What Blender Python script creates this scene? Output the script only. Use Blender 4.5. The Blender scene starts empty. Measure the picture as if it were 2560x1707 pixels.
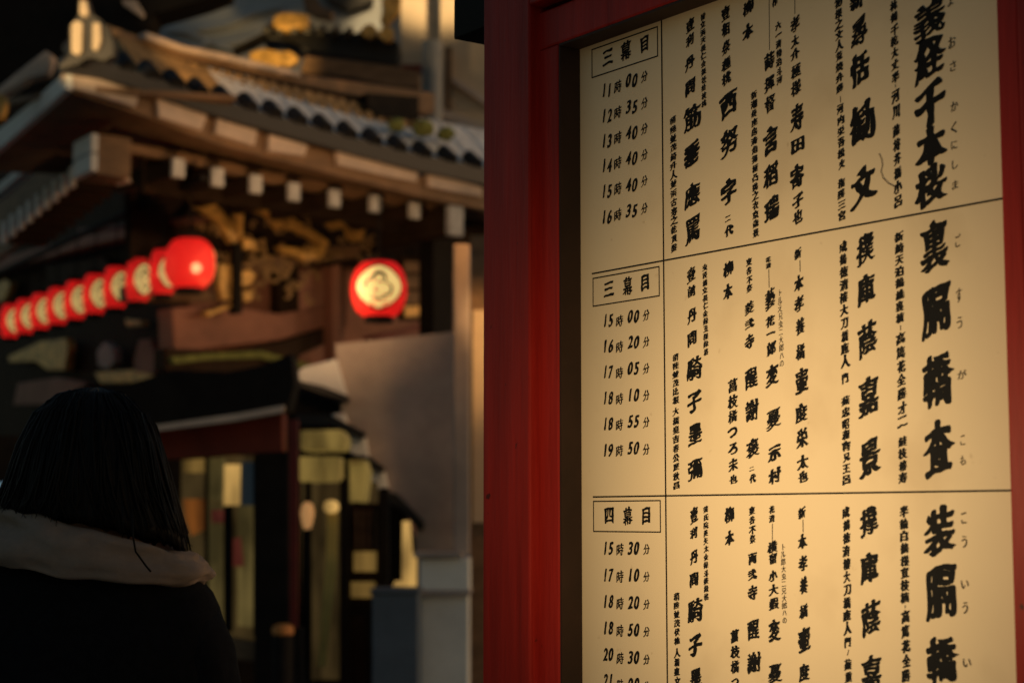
import bpy, bmesh, math, random
import numpy as np
from mathutils import Vector, noise
from mathutils.geometry import delaunay_2d_cdt, interpolate_bezier

random.seed(7)
R = math.radians
S = bpy.context.scene
COL = S.collection

# ------------------------------------------------------------------ camera
CAM_Z = 1.4
PITCH = R(5.79)
FPX = 4336.0                       # focal length in pixels of the 2560 px wide photograph
cd = bpy.data.cameras.new('camera')
cam = bpy.data.objects.new('camera', cd)
COL.objects.link(cam)
cam.location = (0, 0, CAM_Z)
cam.rotation_euler = (math.pi / 2 + PITCH, 0, 0)
cd.sensor_width = 36
cd.lens = FPX / 2560 * 36
cd.clip_start = 0.05
cd.clip_end = 500
cd.dof.use_dof = True
cd.dof.focus_distance = 2.32
cd.dof.aperture_fstop = 5.0
S.camera = cam

# ------------------------------------------------------------------ sky and sun (dusk)
w = bpy.data.worlds.new('World')
S.world = w
w.use_nodes = True
nt = w.node_tree
bg = nt.nodes['Background']
sky = nt.nodes.new('ShaderNodeTexSky')
sky.sky_type = 'NISHITA'
sky.sun_disc = False
SUN_EL, SUN_AZ = R(5.0), R(98)    # azimuth clockwise from +Y
sky.sun_elevation = SUN_EL
sky.sun_rotation = SUN_AZ
sky.altitude = 50
nt.links.new(sky.outputs[0], bg.inputs[0])
bg.inputs[1].default_value = 0.07

sl = bpy.data.lights.new('sun', 'SUN')
sl.energy = 0.36
sl.angle = R(3)
sl.color = (1.0, 0.62, 0.38)
so = bpy.data.objects.new('sun', sl)
COL.objects.link(so)
sd = Vector((math.sin(SUN_AZ) * math.cos(SUN_EL), math.cos(SUN_AZ) * math.cos(SUN_EL), math.sin(SUN_EL)))
so.rotation_euler = sd.to_track_quat('Z', 'Y').to_euler()

S.view_settings.view_transform = 'Standard'
S.view_settings.look = 'None'
S.view_settings.gamma = 1
S.view_settings.exposure = 0
S.render.engine = 'CYCLES'
S.cycles.use_denoising = True
S.cycles.max_bounces = 6
S.cycles.sample_clamp_indirect = 4


def spot(name, loc, aim, energy, colour, size, blend=1.0, radius=0.08):
    l = bpy.data.lights.new(name, 'SPOT')
    l.energy = energy
    l.color = colour
    l.spot_size = R(size)
    l.spot_blend = blend
    l.shadow_soft_size = radius
    o = bpy.data.objects.new(name, l)
    COL.objects.link(o)
    o.location = loc
    o.rotation_euler = (Vector(loc) - Vector(aim)).to_track_quat('Z', 'Y').to_euler()
    return o


def point(name, loc, energy, colour, radius=0.05):
    l = bpy.data.lights.new(name, 'POINT')
    l.energy = energy
    l.color = colour
    l.shadow_soft_size = radius
    o = bpy.data.objects.new(name, l)
    COL.objects.link(o)
    o.location = loc
    return o


# ------------------------------------------------------------------ projection helpers
CP, SP = math.cos(PITCH), math.sin(PITCH)
CAM = Vector((0, 0, CAM_Z))


def ray(x, y):
    """direction through pixel (x, y) of the 2560 px photograph, scaled so its Y is 1"""
    a, b = (x - 1280) / FPX, (853.5 - y) / FPX
    d = Vector((a, CP - b * SP, SP + b * CP))
    return d / d.y


def at(x, y, depth):
    return CAM + ray(x, y) * depth


def hit(x, y, p0, n):
    d = ray(x, y)
    return CAM + d * ((p0 - CAM).dot(n) / d.dot(n))


K = 2560 / 2352


def D(x, y):
    return x * K, y * K


# ------------------------------------------------------------------ materials
def mat(name, col, rough=0.7, var=0.15, scale=6.0, bump=0.0, metal=0.0, stretch=(1, 1, 1), spec=0.35):
    m = bpy.data.materials.new(name)
    m.use_nodes = True
    n = m.node_tree
    b = n.nodes['Principled BSDF']
    b.inputs['Roughness'].default_value = rough
    b.inputs['Metallic'].default_value = metal
    b.inputs['Specular IOR Level'].default_value = spec
    tc = n.nodes.new('ShaderNodeTexCoord')
    mp = n.nodes.new('ShaderNodeMapping')
    mp.inputs['Scale'].default_value = stretch
    n.links.new(tc.outputs['Object'], mp.inputs['Vector'])
    nz = n.nodes.new('ShaderNodeTexNoise')
    nz.inputs['Scale'].default_value = scale
    nz.inputs['Detail'].default_value = 6
    nz.inputs['Roughness'].default_value = 0.65
    n.links.new(mp.outputs[0], nz.inputs['Vector'])
    rp = n.nodes.new('ShaderNodeValToRGB')
    c = Vector(col)
    lo, hi = c * (1 - var), c * (1 + var)
    rp.color_ramp.elements[0].position = 0.3
    rp.color_ramp.elements[0].color = (lo[0], lo[1], lo[2], 1)
    rp.color_ramp.elements[1].position = 0.7
    rp.color_ramp.elements[1].color = (min(hi[0], 1), min(hi[1], 1), min(hi[2], 1), 1)
    n.links.new(nz.outputs['Fac'], rp.inputs['Fac'])
    n.links.new(rp.outputs['Color'], b.inputs['Base Color'])
    if bump:
        bp = n.nodes.new('ShaderNodeBump')
        bp.inputs['Strength'].default_value = bump
        bp.inputs['Distance'].default_value = 0.01
        n.links.new(nz.outputs['Fac'], bp.inputs['Height'])
        n.links.new(bp.outputs[0], b.inputs['Normal'])
    return m


def glow(name, col, strength, base=None, see=0.0):
    """a lit surface; see > 0 lets that share of the lamp behind show straight through"""
    m = bpy.data.materials.new(name)
    m.use_nodes = True
    n = m.node_tree
    b = n.nodes['Principled BSDF']
    b.inputs['Base Color'].default_value = (*(base or col), 1)
    b.inputs['Roughness'].default_value = 0.6
    b.inputs['Emission Color'].default_value = (*col, 1)
    b.inputs['Emission Strength'].default_value = strength
    if see:
        tr = n.nodes.new('ShaderNodeBsdfTransparent')
        mx = n.nodes.new('ShaderNodeMixShader')
        mx.inputs[0].default_value = see
        n.links.new(b.outputs[0], mx.inputs[1])
        n.links.new(tr.outputs[0], mx.inputs[2])
        n.links.new(mx.outputs[0], n.nodes['Material Output'].inputs['Surface'])
    return m


M = {
    'red': mat('red_lacquer', (0.34, 0.018, 0.012), 0.5, 0.3, 9, 0.25, stretch=(4, 4, 0.25), spec=0.18),
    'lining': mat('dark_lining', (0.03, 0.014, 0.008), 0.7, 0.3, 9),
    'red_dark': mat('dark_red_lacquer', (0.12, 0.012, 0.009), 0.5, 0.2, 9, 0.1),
    'black_wood': mat('black_wood', (0.012, 0.01, 0.009), 0.7, 0.3, 7, 0.1, spec=0.12),
    'ink': mat('black_ink', (0.006, 0.006, 0.007), 0.75, 0.2, 60, spec=0.15),
    'ink_thin': mat('thin_ink', (0.03, 0.022, 0.015), 0.8, 0.3, 90, spec=0.1),
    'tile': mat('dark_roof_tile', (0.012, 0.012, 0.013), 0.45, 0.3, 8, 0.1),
    'tile_pale': mat('sky_lit_roof_tile', (0.78, 0.78, 0.79), 0.5, 0.3, 5, 0.1),  # pale because the sky's reflection is put into the tile colour
    'plaster': mat('pale_plaster', (0.42, 0.40, 0.37), 0.8, 0.12, 3, 0.05),
    'plaster_blue': mat('grey_plaster', (0.42, 0.45, 0.47), 0.85, 0.15, 1.2),
    'white_dull': mat('dull_white_paint', (0.5, 0.5, 0.49), 0.7, 0.3, 14),  # greyer white for the right-hand rafter and beam ends
    'white': mat('white_paint', (0.75, 0.74, 0.71), 0.6, 0.12, 12),
    'cream': mat('cream_stone', (0.6, 0.48, 0.33), 0.75, 0.12, 3),
    'fascia': mat('weathered_pale_wood', (0.58, 0.47, 0.39), 0.7, 0.2, 5, 0.1),
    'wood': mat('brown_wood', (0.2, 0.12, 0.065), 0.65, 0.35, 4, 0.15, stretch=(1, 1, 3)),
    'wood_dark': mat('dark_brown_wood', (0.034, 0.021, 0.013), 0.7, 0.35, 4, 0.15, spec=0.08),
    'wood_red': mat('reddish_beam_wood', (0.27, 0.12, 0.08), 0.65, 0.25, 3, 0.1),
    'gold': mat('gold_leaf', (0.6, 0.36, 0.1), 0.45, 0.65, 9, 0.5, metal=0.15),
    'stone_pink': mat('pinkish_stone', (0.40, 0.34, 0.305), 0.8, 0.28, 1.8),
    'gold_dull': mat('weathered_gilding', (0.3, 0.19, 0.08), 0.6, 0.6, 9, 0.3),
    'tile_mid': mat('ornament_grey_tile', (0.05, 0.048, 0.045), 0.6, 0.3, 6, 0.1),
    'stone_grey': mat('grey_white_stone', (0.76, 0.77, 0.74), 0.75, 0.12, 3),
    'bluegrey': mat('blue_grey_metal', (0.09, 0.115, 0.15), 0.5, 0.15, 5),
    'steel': mat('grey_painted_steel', (0.3, 0.31, 0.31), 0.5, 0.12, 5),
    'dark_red': mat('dark_red_lintel', (0.16, 0.028, 0.016), 0.55, 0.3, 5),
    'moss': mat('olive_moss', (0.16, 0.18, 0.05), 0.9, 0.5, 12, 0.4),
    'asphalt': mat('asphalt', (0.05, 0.05, 0.052), 0.85, 0.25, 30, 0.2),
    'paving': mat('stone_paving', (0.2, 0.19, 0.18), 0.8, 0.2, 8, 0.1),
    'hair': mat('black_hair', (0.005, 0.004, 0.0035), 0.5, 0.5, 20, stretch=(6, 6, 0.4), spec=0.13),
    'coat': mat('navy_black_wool', (0.0065, 0.007, 0.0085), 0.95, 0.3, 60, 0.2, spec=0.1),
    'scarf': mat('taupe_fleece', (0.25, 0.2, 0.165), 0.95, 0.12, 30, 0.2, spec=0.1),
    'skin': mat('skin', (0.5, 0.31, 0.23), 0.55, 0.06, 20),
    'trousers': mat('black_cotton', (0.012, 0.012, 0.014), 0.9, 0.2, 40),
    'leather': mat('black_leather', (0.015, 0.013, 0.012), 0.4, 0.2, 30),
}


def mottled(m, scale=9.0, lo=0.35):
    """glass with goods and reflections behind it: uneven light"""
    n = m.node_tree
    b = n.nodes['Principled BSDF']
    st = b.inputs['Emission Strength'].default_value
    tc = n.nodes.new('ShaderNodeTexCoord')
    nz = n.nodes.new('ShaderNodeTexNoise')
    nz.inputs['Scale'].default_value = scale
    nz.inputs['Detail'].default_value = 3
    mp = n.nodes.new('ShaderNodeMapping')
    mp.inputs['Scale'].default_value = (1, 1, 0.22)
    n.links.new(tc.outputs['Object'], mp.inputs['Vector'])
    n.links.new(mp.outputs[0], nz.inputs['Vector'])
    mr = n.nodes.new('ShaderNodeMapRange')
    mr.inputs['From Min'].default_value = 0.35
    mr.inputs['From Max'].default_value = 0.65
    mr.inputs['To Min'].default_value = st * lo
    mr.inputs['To Max'].default_value = st * 1.3
    n.links.new(nz.outputs['Fac'], mr.inputs['Value'])
    n.links.new(mr.outputs[0], b.inputs['Emission Strength'])


M['paper_red'] = glow('lit_red_paper', (1.0, 0.024, 0.022), 0.66, (0.45, 0.02, 0.015), see=0.14)
_n = M['paper_red'].node_tree
_mx = [q for q in _n.nodes if q.type == 'MIX_SHADER'][0]
_tl = _n.nodes.new('ShaderNodeBsdfTranslucent')
_tl.inputs['Color'].default_value = (0.42, 0.016, 0.02, 1)
_ad = _n.nodes.new('ShaderNodeAddShader')
_pr = _n.nodes['Principled BSDF']
_pr.inputs['Emission Strength'].default_value = 0.22
_n.links.new(_pr.outputs[0], _ad.inputs[0])
_n.links.new(_tl.outputs[0], _ad.inputs[1])
_n.links.new(_ad.outputs[0], _mx.inputs[1])
M['paper_cream'] = glow('lit_cream_paper', (0.98, 0.66, 0.2), 0.8, (0.7, 0.6, 0.4), see=0.03)
BULB = 7.0
M['bulb'] = glow('lantern_bulb', (1.0, 0.62, 0.25), BULB)
M['paper_cream_dim'] = glow('dim_cream_paper', (0.88, 0.62, 0.2), 0.5, (0.7, 0.6, 0.4), see=0.02)  # same cream paper with a weaker glow, for the discs' less lit side
M['pane_warm'] = glow('lit_amber_pane', (1.0, 0.58, 0.14), 0.13, (0.12, 0.08, 0.03))
M['pane_green'] = glow('lit_olive_pane', (0.85, 0.6, 0.18), 0.10, (0.07, 0.065, 0.03))
M['pane_gold'] = glow('lit_gold_pane', (1.0, 0.58, 0.16), 0.46, (0.2, 0.13, 0.05))
M['pane_yellow'] = glow('lit_yellow_shade', (1.0, 0.66, 0.16), 0.15, (0.14, 0.10, 0.03))
M['pane_orange'] = glow('lit_orange_pane', (1.0, 0.3, 0.04), 0.12, (0.3, 0.1, 0.04))
M['pane_pink'] = glow('lit_pink_pane', (1.0, 0.2, 0.12), 0.07, (0.15, 0.05, 0.04))
M['pane_blue'] = glow('lit_blue_pane', (0.45, 0.75, 1.0), 0.012, (0.03, 0.045, 0.05))
M['pane_door'] = glow('dim_amber_door_glass', (1.0, 0.62, 0.2), 0.035, (0.04, 0.03, 0.015))
M['sign_blue'] = glow('lit_blue_sign', (0.45, 0.75, 1.0), 0.16)
M['lamp'] = glow('lit_lamp_glass', (1.0, 0.5, 0.18), 0.3)


for k_ in ('pane_door', 'pane_warm', 'pane_green', 'pane_gold', 'pane_yellow', 'pane_orange', 'pane_pink'):
    mottled(M[k_])


def board_mat():
    m = mat('cream_board', (0.74, 0.6, 0.41), 0.6, 0.035, 2.2, 0.0, spec=0.25)
    n = m.node_tree
    b = n.nodes['Principled BSDF']
    src = b.inputs['Base Color'].links[0].from_socket
    tc = n.nodes.new('ShaderNodeTexCoord')
    # specks and faint stains with shapes of their own
    vor = n.nodes.new('ShaderNodeTexNoise')
    vor.inputs['Scale'].default_value = 55
    vor.inputs['Detail'].default_value = 2
    n.links.new(tc.outputs['Object'], vor.inputs['Vector'])
    r = n.nodes.new('ShaderNodeValToRGB')
    r.color_ramp.elements[0].position = 0.73
    r.color_ramp.elements[0].color = (0, 0, 0, 1)
    r.color_ramp.elements[1].position = 0.80
    r.color_ramp.elements[1].color = (0.5, 0.5, 0.5, 1)
    n.links.new(vor.outputs['Fac'], r.inputs['Fac'])
    st = n.nodes.new('ShaderNodeTexNoise')
    st.inputs['Scale'].default_value = 7
    st.inputs['Detail'].default_value = 4
    n.links.new(tc.outputs['Object'], st.inputs['Vector'])
    r2 = n.nodes.new('ShaderNodeValToRGB')
    r2.color_ramp.elements[0].position = 0.55
    r2.color_ramp.elements[0].color = (0, 0, 0, 1)
    r2.color_ramp.elements[1].position = 0.8
    r2.color_ramp.elements[1].color = (0.42, 0.42, 0.42, 1)
    n.links.new(st.outputs['Fac'], r2.inputs['Fac'])
    ad = n.nodes.new('ShaderNodeMath')
    ad.operation = 'MAXIMUM'
    n.links.new(r.outputs[0], ad.inputs[0])
    n.links.new(r2.outputs[0], ad.inputs[1])
    mx = n.nodes.new('ShaderNodeMixRGB')
    mx.inputs[2].default_value = (0.45, 0.33, 0.2, 1)
    n.links.new(ad.outputs[0], mx.inputs[0])
    n.links.new(src, mx.inputs[1])
    n.links.new(mx.outputs[0], b.inputs['Base Color'])
    return m


M['board'] = board_mat()


def chipped(m):
    n = m.node_tree
    b = n.nodes['Principled BSDF']
    src = b.inputs['Base Color'].links[0].from_socket
    tc = n.nodes.new('ShaderNodeTexCoord')
    nz = n.nodes.new('ShaderNodeTexNoise')
    nz.inputs['Scale'].default_value = 38
    nz.inputs['Detail'].default_value = 5
    n.links.new(tc.outputs['Object'], nz.inputs['Vector'])
    r = n.nodes.new('ShaderNodeValToRGB')
    r.color_ramp.elements[0].position = 0.70
    r.color_ramp.elements[0].color = (0, 0, 0, 1)
    r.color_ramp.elements[1].position = 0.74
    r.color_ramp.elements[1].color = (0.85, 0.85, 0.85, 1)
    n.links.new(nz.outputs['Fac'], r.inputs['Fac'])
    mx = n.nodes.new('ShaderNodeMixRGB')
    mx.inputs[2].default_value = (0.045, 0.012, 0.01, 1)
    n.links.new(r.outputs[0], mx.inputs[0])
    n.links.new(src, mx.inputs[1])
    n.links.new(mx.outputs[0], b.inputs['Base Color'])


chipped(M['red'])

# ------------------------------------------------------------------ object helpers


def link(name, me, m, parent=None, smooth=False):
    o = bpy.data.objects.new(name, me)
    COL.objects.link(o)
    if m is not None and not me.materials:
        me.materials.append(m)
    if parent is not None:
        o.parent = parent
    if smooth:
        for p in me.polygons:
            p.use_smooth = True
    return o


def tag(o, label=None, cat=None, group=None, kind=None):
    if label:
        o['label'] = label
    if cat:
        o['category'] = cat
    if group:
        o['group'] = group
    if kind:
        o['kind'] = kind
    return o


def thing(name, loc, label, cat, group=None):
    o = bpy.data.objects.new(name, None)
    o.empty_display_size = 0.1
    COL.objects.link(o)
    return tag(o, label, cat, group)


class MB:
    def __init__(self):
        self.bm = bmesh.new()

    def poly(self, pts, off=None):
        """polygon, extruded by the vector off into a solid"""
        bm = self.bm
        a = [bm.verts.new(p) for p in pts]
        bm.faces.new(a)
        if off is not None:
            b = [bm.verts.new(Vector(p) + off) for p in pts]
            bm.faces.new(list(reversed(b)))
            k = len(pts)
            for i in range(k):
                bm.faces.new([a[(i + 1) % k], a[i], b[i], b[(i + 1) % k]])
        return self

    def box(self, c, ax, ay, az):
        """centre and three half-axis vectors"""
        c = Vector(c)
        p = [c + ax * i + ay * j + az * k for i in (-1, 1) for j in (-1, 1) for k in (-1, 1)]
        v = [self.bm.verts.new(q) for q in p]
        for f in ((0, 1, 3, 2), (4, 6, 7, 5), (0, 4, 5, 1), (2, 3, 7, 6), (0, 2, 6, 4), (1, 5, 7, 3)):
            self.bm.faces.new([v[i] for i in f])
        return self

    def lathe(self, prof, n=24, c=(0, 0, 0)):
        c = Vector(c)
        rings = []
        for r_, z_ in prof:
            rings.append([self.bm.verts.new(c + Vector((r_ * math.cos(2 * math.pi * i / n), r_ * math.sin(2 * math.pi * i / n), z_))) for i in range(n)])
        for a, b in zip(rings, rings[1:]):
            for i in range(n):
                self.bm.faces.new([a[i], a[(i + 1) % n], b[(i + 1) % n], b[i]])
        self.bm.faces.new(list(reversed(rings[0])))
        self.bm.faces.new(rings[-1])
        return self

    def loft(self, rings, cap=True, closed=True):
        vr = [[self.bm.verts.new(p) for p in r_] for r_ in rings]
        k = len(rings[0])
        for a, b in zip(vr, vr[1:]):
            for i in range(k if closed else k - 1):
                self.bm.faces.new([a[i], a[(i + 1) % k], b[(i + 1) % k], b[i]])
        if cap:
            self.bm.faces.new(list(reversed(vr[0])))
            self.bm.faces.new(vr[-1])
        return self

    def tube(self, pts, rad, n=8):
        pts = [Vector(p) for p in pts]
        if not hasattr(rad, '__len__'):
            rad = [rad] * len(pts)
        rings = []
        for i, p in enumerate(pts):
            t = (pts[min(i + 1, len(pts) - 1)] - pts[max(i - 1, 0)]).normalized()
            u = t.orthogonal().normalized() if i == 0 else (u - t * u.dot(t)).normalized()
            v = t.cross(u)
            rings.append([p + (u * math.cos(2 * math.pi * k / n) + v * math.sin(2 * math.pi * k / n)) * rad[i] for k in range(n)])
        return self.loft(rings)

    def build(self, name, m, parent=None, smooth=False, bevel=0.0):
        bm = self.bm
        bmesh.ops.recalc_face_normals(bm, faces=bm.faces)
        if bevel:
            es = [e for e in bm.edges if len(e.link_faces) == 2 and e.calc_face_angle(0) > 0.6]
            bmesh.ops.bevel(bm, geom=es, offset=bevel, segments=2, profile=0.5, affect='EDGES', clamp_overlap=True)
        me = bpy.data.meshes.new(name)
        bm.to_mesh(me)
        bm.free()
        return link(name, me, m, parent, smooth)


Z = Vector((0, 0, 1))

# ================================================================== THE SETTING
g = MB().poly([(-250, -150, 0), (250, -150, 0), (250, 350, 0), (-250, 350, 0)]).build('ground', M['paving'])
tag(g, kind='structure')
g = MB().poly([(-250, 4.6, 0.004), (250, 4.6, 0.004), (250, 9.0, 0.004), (-250, 9.0, 0.004)]).build('road', M['asphalt'])
tag(g, kind='structure')

# ================================================================== THE NOTICE CASE
SA = R(35.6)
U = Vector((math.sin(SA), -math.cos(SA), 0))        # along the board, towards the near end
N = Vector((-math.cos(SA), -math.sin(SA), 0))       # out of the board
B0 = at(*D(1335, 850), 2.4)
B0.z = CAM_Z                                        # board origin: its left visible edge at eye height


def uv(x, y, off=0.0):
    """board coordinates under pixel (x, y) on the plane off in front of the board"""
    p = hit(x, y, B0 + N * off, N) - B0
    return p.dot(U), p.z


def bp(u, v, off=0.0):
    return B0 + U * u + Z * v + N * off


def bbox(name, u0, u1, v0, v1, o0, o1, m, parent, bevel=0.002):
    c = bp((u0 + u1) / 2, (v0 + v1) / 2, (o0 + o1) / 2)
    return MB().box(c, U * (u1 - u0) / 2, Z * (v1 - v0) / 2, N * (o1 - o0) / 2).build(name, m, parent, bevel=bevel)


case = thing('notice_case', (0, 0, 0), 'red lacquered notice case with cream board of black brush lettering', 'sign case')
case.location = (B0 + U * 0.36)
case.location.z = 0
bpy.context.view_layer.update()
CASE_INV = case.matrix_world.inverted()


def adopt(o, par=None):
    """keep a world-space mesh where it is under the case"""
    o.parent = case
    o.matrix_parent_inverse = CASE_INV
    return o


FR = 0.038                                          # frame face in front of the board
uLi, _ = uv(*D(1283, 850), FR)                      # inner edge of the left frame
uLg, _ = uv(*D(1228, 850), FR)
uLo, _ = uv(*D(1109, 850), FR + 0.018)
uLp, _ = uv(*D(1216, 850), FR + 0.018)
uRi, _ = uv(*D(2311, 850), FR)
uRg = uRi + 0.028
uRp, uRo = uRg + 0.012, uRg + 0.10
_, vT = uv(1453, 119)                       # lower edge of the top frame
VB = -0.62                                          # lower edge of the opening
vT2 = vT + 0.055

board = adopt(bbox('board', uLi - 0.03, uRi + 0.03, VB - 0.03, vT + 0.04, -0.012, 0, M['board'], None, 0))
adopt(bbox('back_panel', uLo, uRo, VB - 0.12, vT + 0.32, -0.07, -0.02, M['black_wood'], None))
adopt(bbox('post', uLo, uLp, -CAM_Z, vT + 0.32, -0.08, FR + 0.018, M['red'], None, 0.003))
adopt(bbox('post', uRp, uRo, -CAM_Z, vT + 0.32, -0.08, FR + 0.018, M['red'], None, 0.003))
fr = MB()


def addbox(mb, u0, u1, v0, v1, o0, o1):
    mb.box(bp((u0 + u1) / 2, (v0 + v1) / 2, (o0 + o1) / 2), U * (u1 - u0) / 2, Z * (v1 - v0) / 2, N * (o1 - o0) / 2)


addbox(fr, uLg, uLi, VB, vT, -0.015, FR)
addbox(fr, uRi, uRg, VB, vT, -0.015, FR)
addbox(fr, uLg, uRg, vT, vT2, -0.015, FR)
addbox(fr, uLg, uRg, VB - 0.06, VB, -0.015, FR)
adopt(fr.build('inner_frame', M['red'], None, bevel=0.003))
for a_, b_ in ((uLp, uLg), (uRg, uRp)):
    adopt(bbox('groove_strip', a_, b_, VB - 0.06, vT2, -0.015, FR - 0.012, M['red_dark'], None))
adopt(bbox('top_rail', uLp, uRp, vT2 + 0.008, vT + 0.32, -0.015, FR + 0.018, M['red'], None, 0.003))
adopt(bbox('bottom_rail', uLp, uRp, VB - 0.16, VB - 0.068, -0.015, FR + 0.018, M['red'], None, 0.003))
# dark eave board that runs back behind the left post
uC, vC = uv(*D(1042, 91), FR - 0.03)
adopt(bbox('canopy', uC, uLo + 0.015, vC, vC + 0.22, -0.3, FR - 0.03, M['black_wood'], None, 0.002))
adopt(bbox('case_roof', uC - 0.03, uRo + 0.12, vT + 0.32, vT + 0.36, -0.32, FR + 0.06, M['black_wood'], None, 0.004))
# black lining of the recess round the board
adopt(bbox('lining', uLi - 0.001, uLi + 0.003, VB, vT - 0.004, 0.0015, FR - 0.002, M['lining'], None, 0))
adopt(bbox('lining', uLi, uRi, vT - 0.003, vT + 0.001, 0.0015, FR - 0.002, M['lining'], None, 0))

# ---- lettering ------------------------------------------------------------
_gc = {}


def glyph(ch):
    """outline polygons of a character, em units, outer rings counter-clockwise"""
    if ch in _gc:
        return _gc[ch]
    cu = bpy.data.curves.new('glyph', 'FONT')
    cu.body = ch
    o = bpy.data.objects.new('glyph', cu)
    COL.objects.link(o)
    c = o.to_curve(bpy.context.evaluated_depsgraph_get())
    polys = []
    for s in c.splines:
        bpnts = list(s.bezier_points)
        pts = []
        k = len(bpnts)
        for i in range(k):
            a, b = bpnts[i], bpnts[(i + 1) % k]
            p0, h0, h1, p1 = a.co.xy, a.handle_right.xy, b.handle_left.xy, b.co.xy
            L = (p1 - p0).length
            if L < 1e-5:
                continue
            dd = (p1 - p0) / L
            straight = abs((h0 - p0).cross(dd)) < 0.004 and abs((h1 - p0).cross(dd)) < 0.004
            ns = max(1, int(L / 0.09)) if straight else 4
            seg = [p0 + (p1 - p0) * j / ns for j in range(ns)] if straight else [q.xy for q in interpolate_bezier(a.co, a.handle_right, b.handle_left, b.co, ns + 1)[:-1]]
            pts += [Vector((q[0], q[1])) for q in seg]
        if len(pts) > 2:
            polys.append(pts)
    o.to_curve_clear()
    bpy.data.objects.remove(o)
    bpy.data.curves.remove(cu)

    def area(p):
        return sum(p[i].cross(p[(i + 1) % len(p)]) for i in range(len(p))) / 2
    if polys:
        if area(max(polys, key=lambda p: abs(area(p)))) < 0:
            polys = [list(reversed(p)) for p in polys]
    _gc[ch] = [(p, area(p)) for p in polys]
    return _gc[ch]


def inked(ch, wgt, rough, flare, seed, warp=0.06):
    """brush version of a character: thickened unevenly, strokes flaring at their ends"""
    out = []
    G = glyph(ch)
    npt = sum(len(p) for p, a in G)
    wgt = wgt * max(0.36, min(1.15, 95 / max(npt, 1)))
    for poly, ar in G:
        # drop near-duplicate points
        p = [q for i, q in enumerate(poly) if (q - poly[i - 1]).length > 0.004]
        k = len(p)
        if k < 3:
            continue
        q = []
        for i in range(k):
            a, b, c = p[i - 1], p[i], p[(i + 1) % k]
            e1, e2 = (b - a), (c - b)
            l1, l2 = e1.length, e2.length
            e1, e2 = e1 / l1, e2 / l2
            n1, n2 = Vector((e1.y, -e1.x)), Vector((e2.y, -e2.x))
            dn = max(0.35, 1 + n1.dot(n2))
            d = (n1 + n2) / dn
            t = noise.noise(Vector((b.x * 4.0, b.y * 4.0, seed)))
            t2 = noise.noise(Vector((b.x * 14.0, b.y * 14.0, seed + 9)))
            off = wgt * (1 + 0.75 * t) + rough * t2
            d = Vector((d.x * 1.35, d.y * 0.7)) * off
            # convex corner at a stroke end: let the brush press out on one side
            if e1.cross(e2) > 0.6 and min(l1, l2) < 0.1 and ar > 0:
                side = 1 if (n1 + n2).y > 0 else -0.35
                d += (n1 + n2).normalized() * flare * side * (0.6 + 0.8 * abs(t2) + 0.4 * random.random())
            q.append(b + d)
        a2 = sum(q[i].cross(q[(i + 1) % k]) for i in range(k)) / 2
        if a2 * ar > 0:
            # round the corners the way a loaded brush does, then let the hand wander
            sm_ = []
            for i in range(k):
                a, b = q[i], q[(i + 1) % k]
                sm_ += [a * 0.75 + b * 0.25, a * 0.25 + b * 0.75]
            if warp:
                sm_ = [Vector((p_.x + warp * noise.noise(Vector((p_.x * 2.6, p_.y * 2.6, seed + 3))),
                               p_.y + warp * noise.noise(Vector((p_.x * 2.6, p_.y * 2.6, seed + 6))) + warp * (1 - (2 * p_.x - 1) ** 2))) for p_ in sm_]
            out.append((sm_, ar))
    return out


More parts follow.
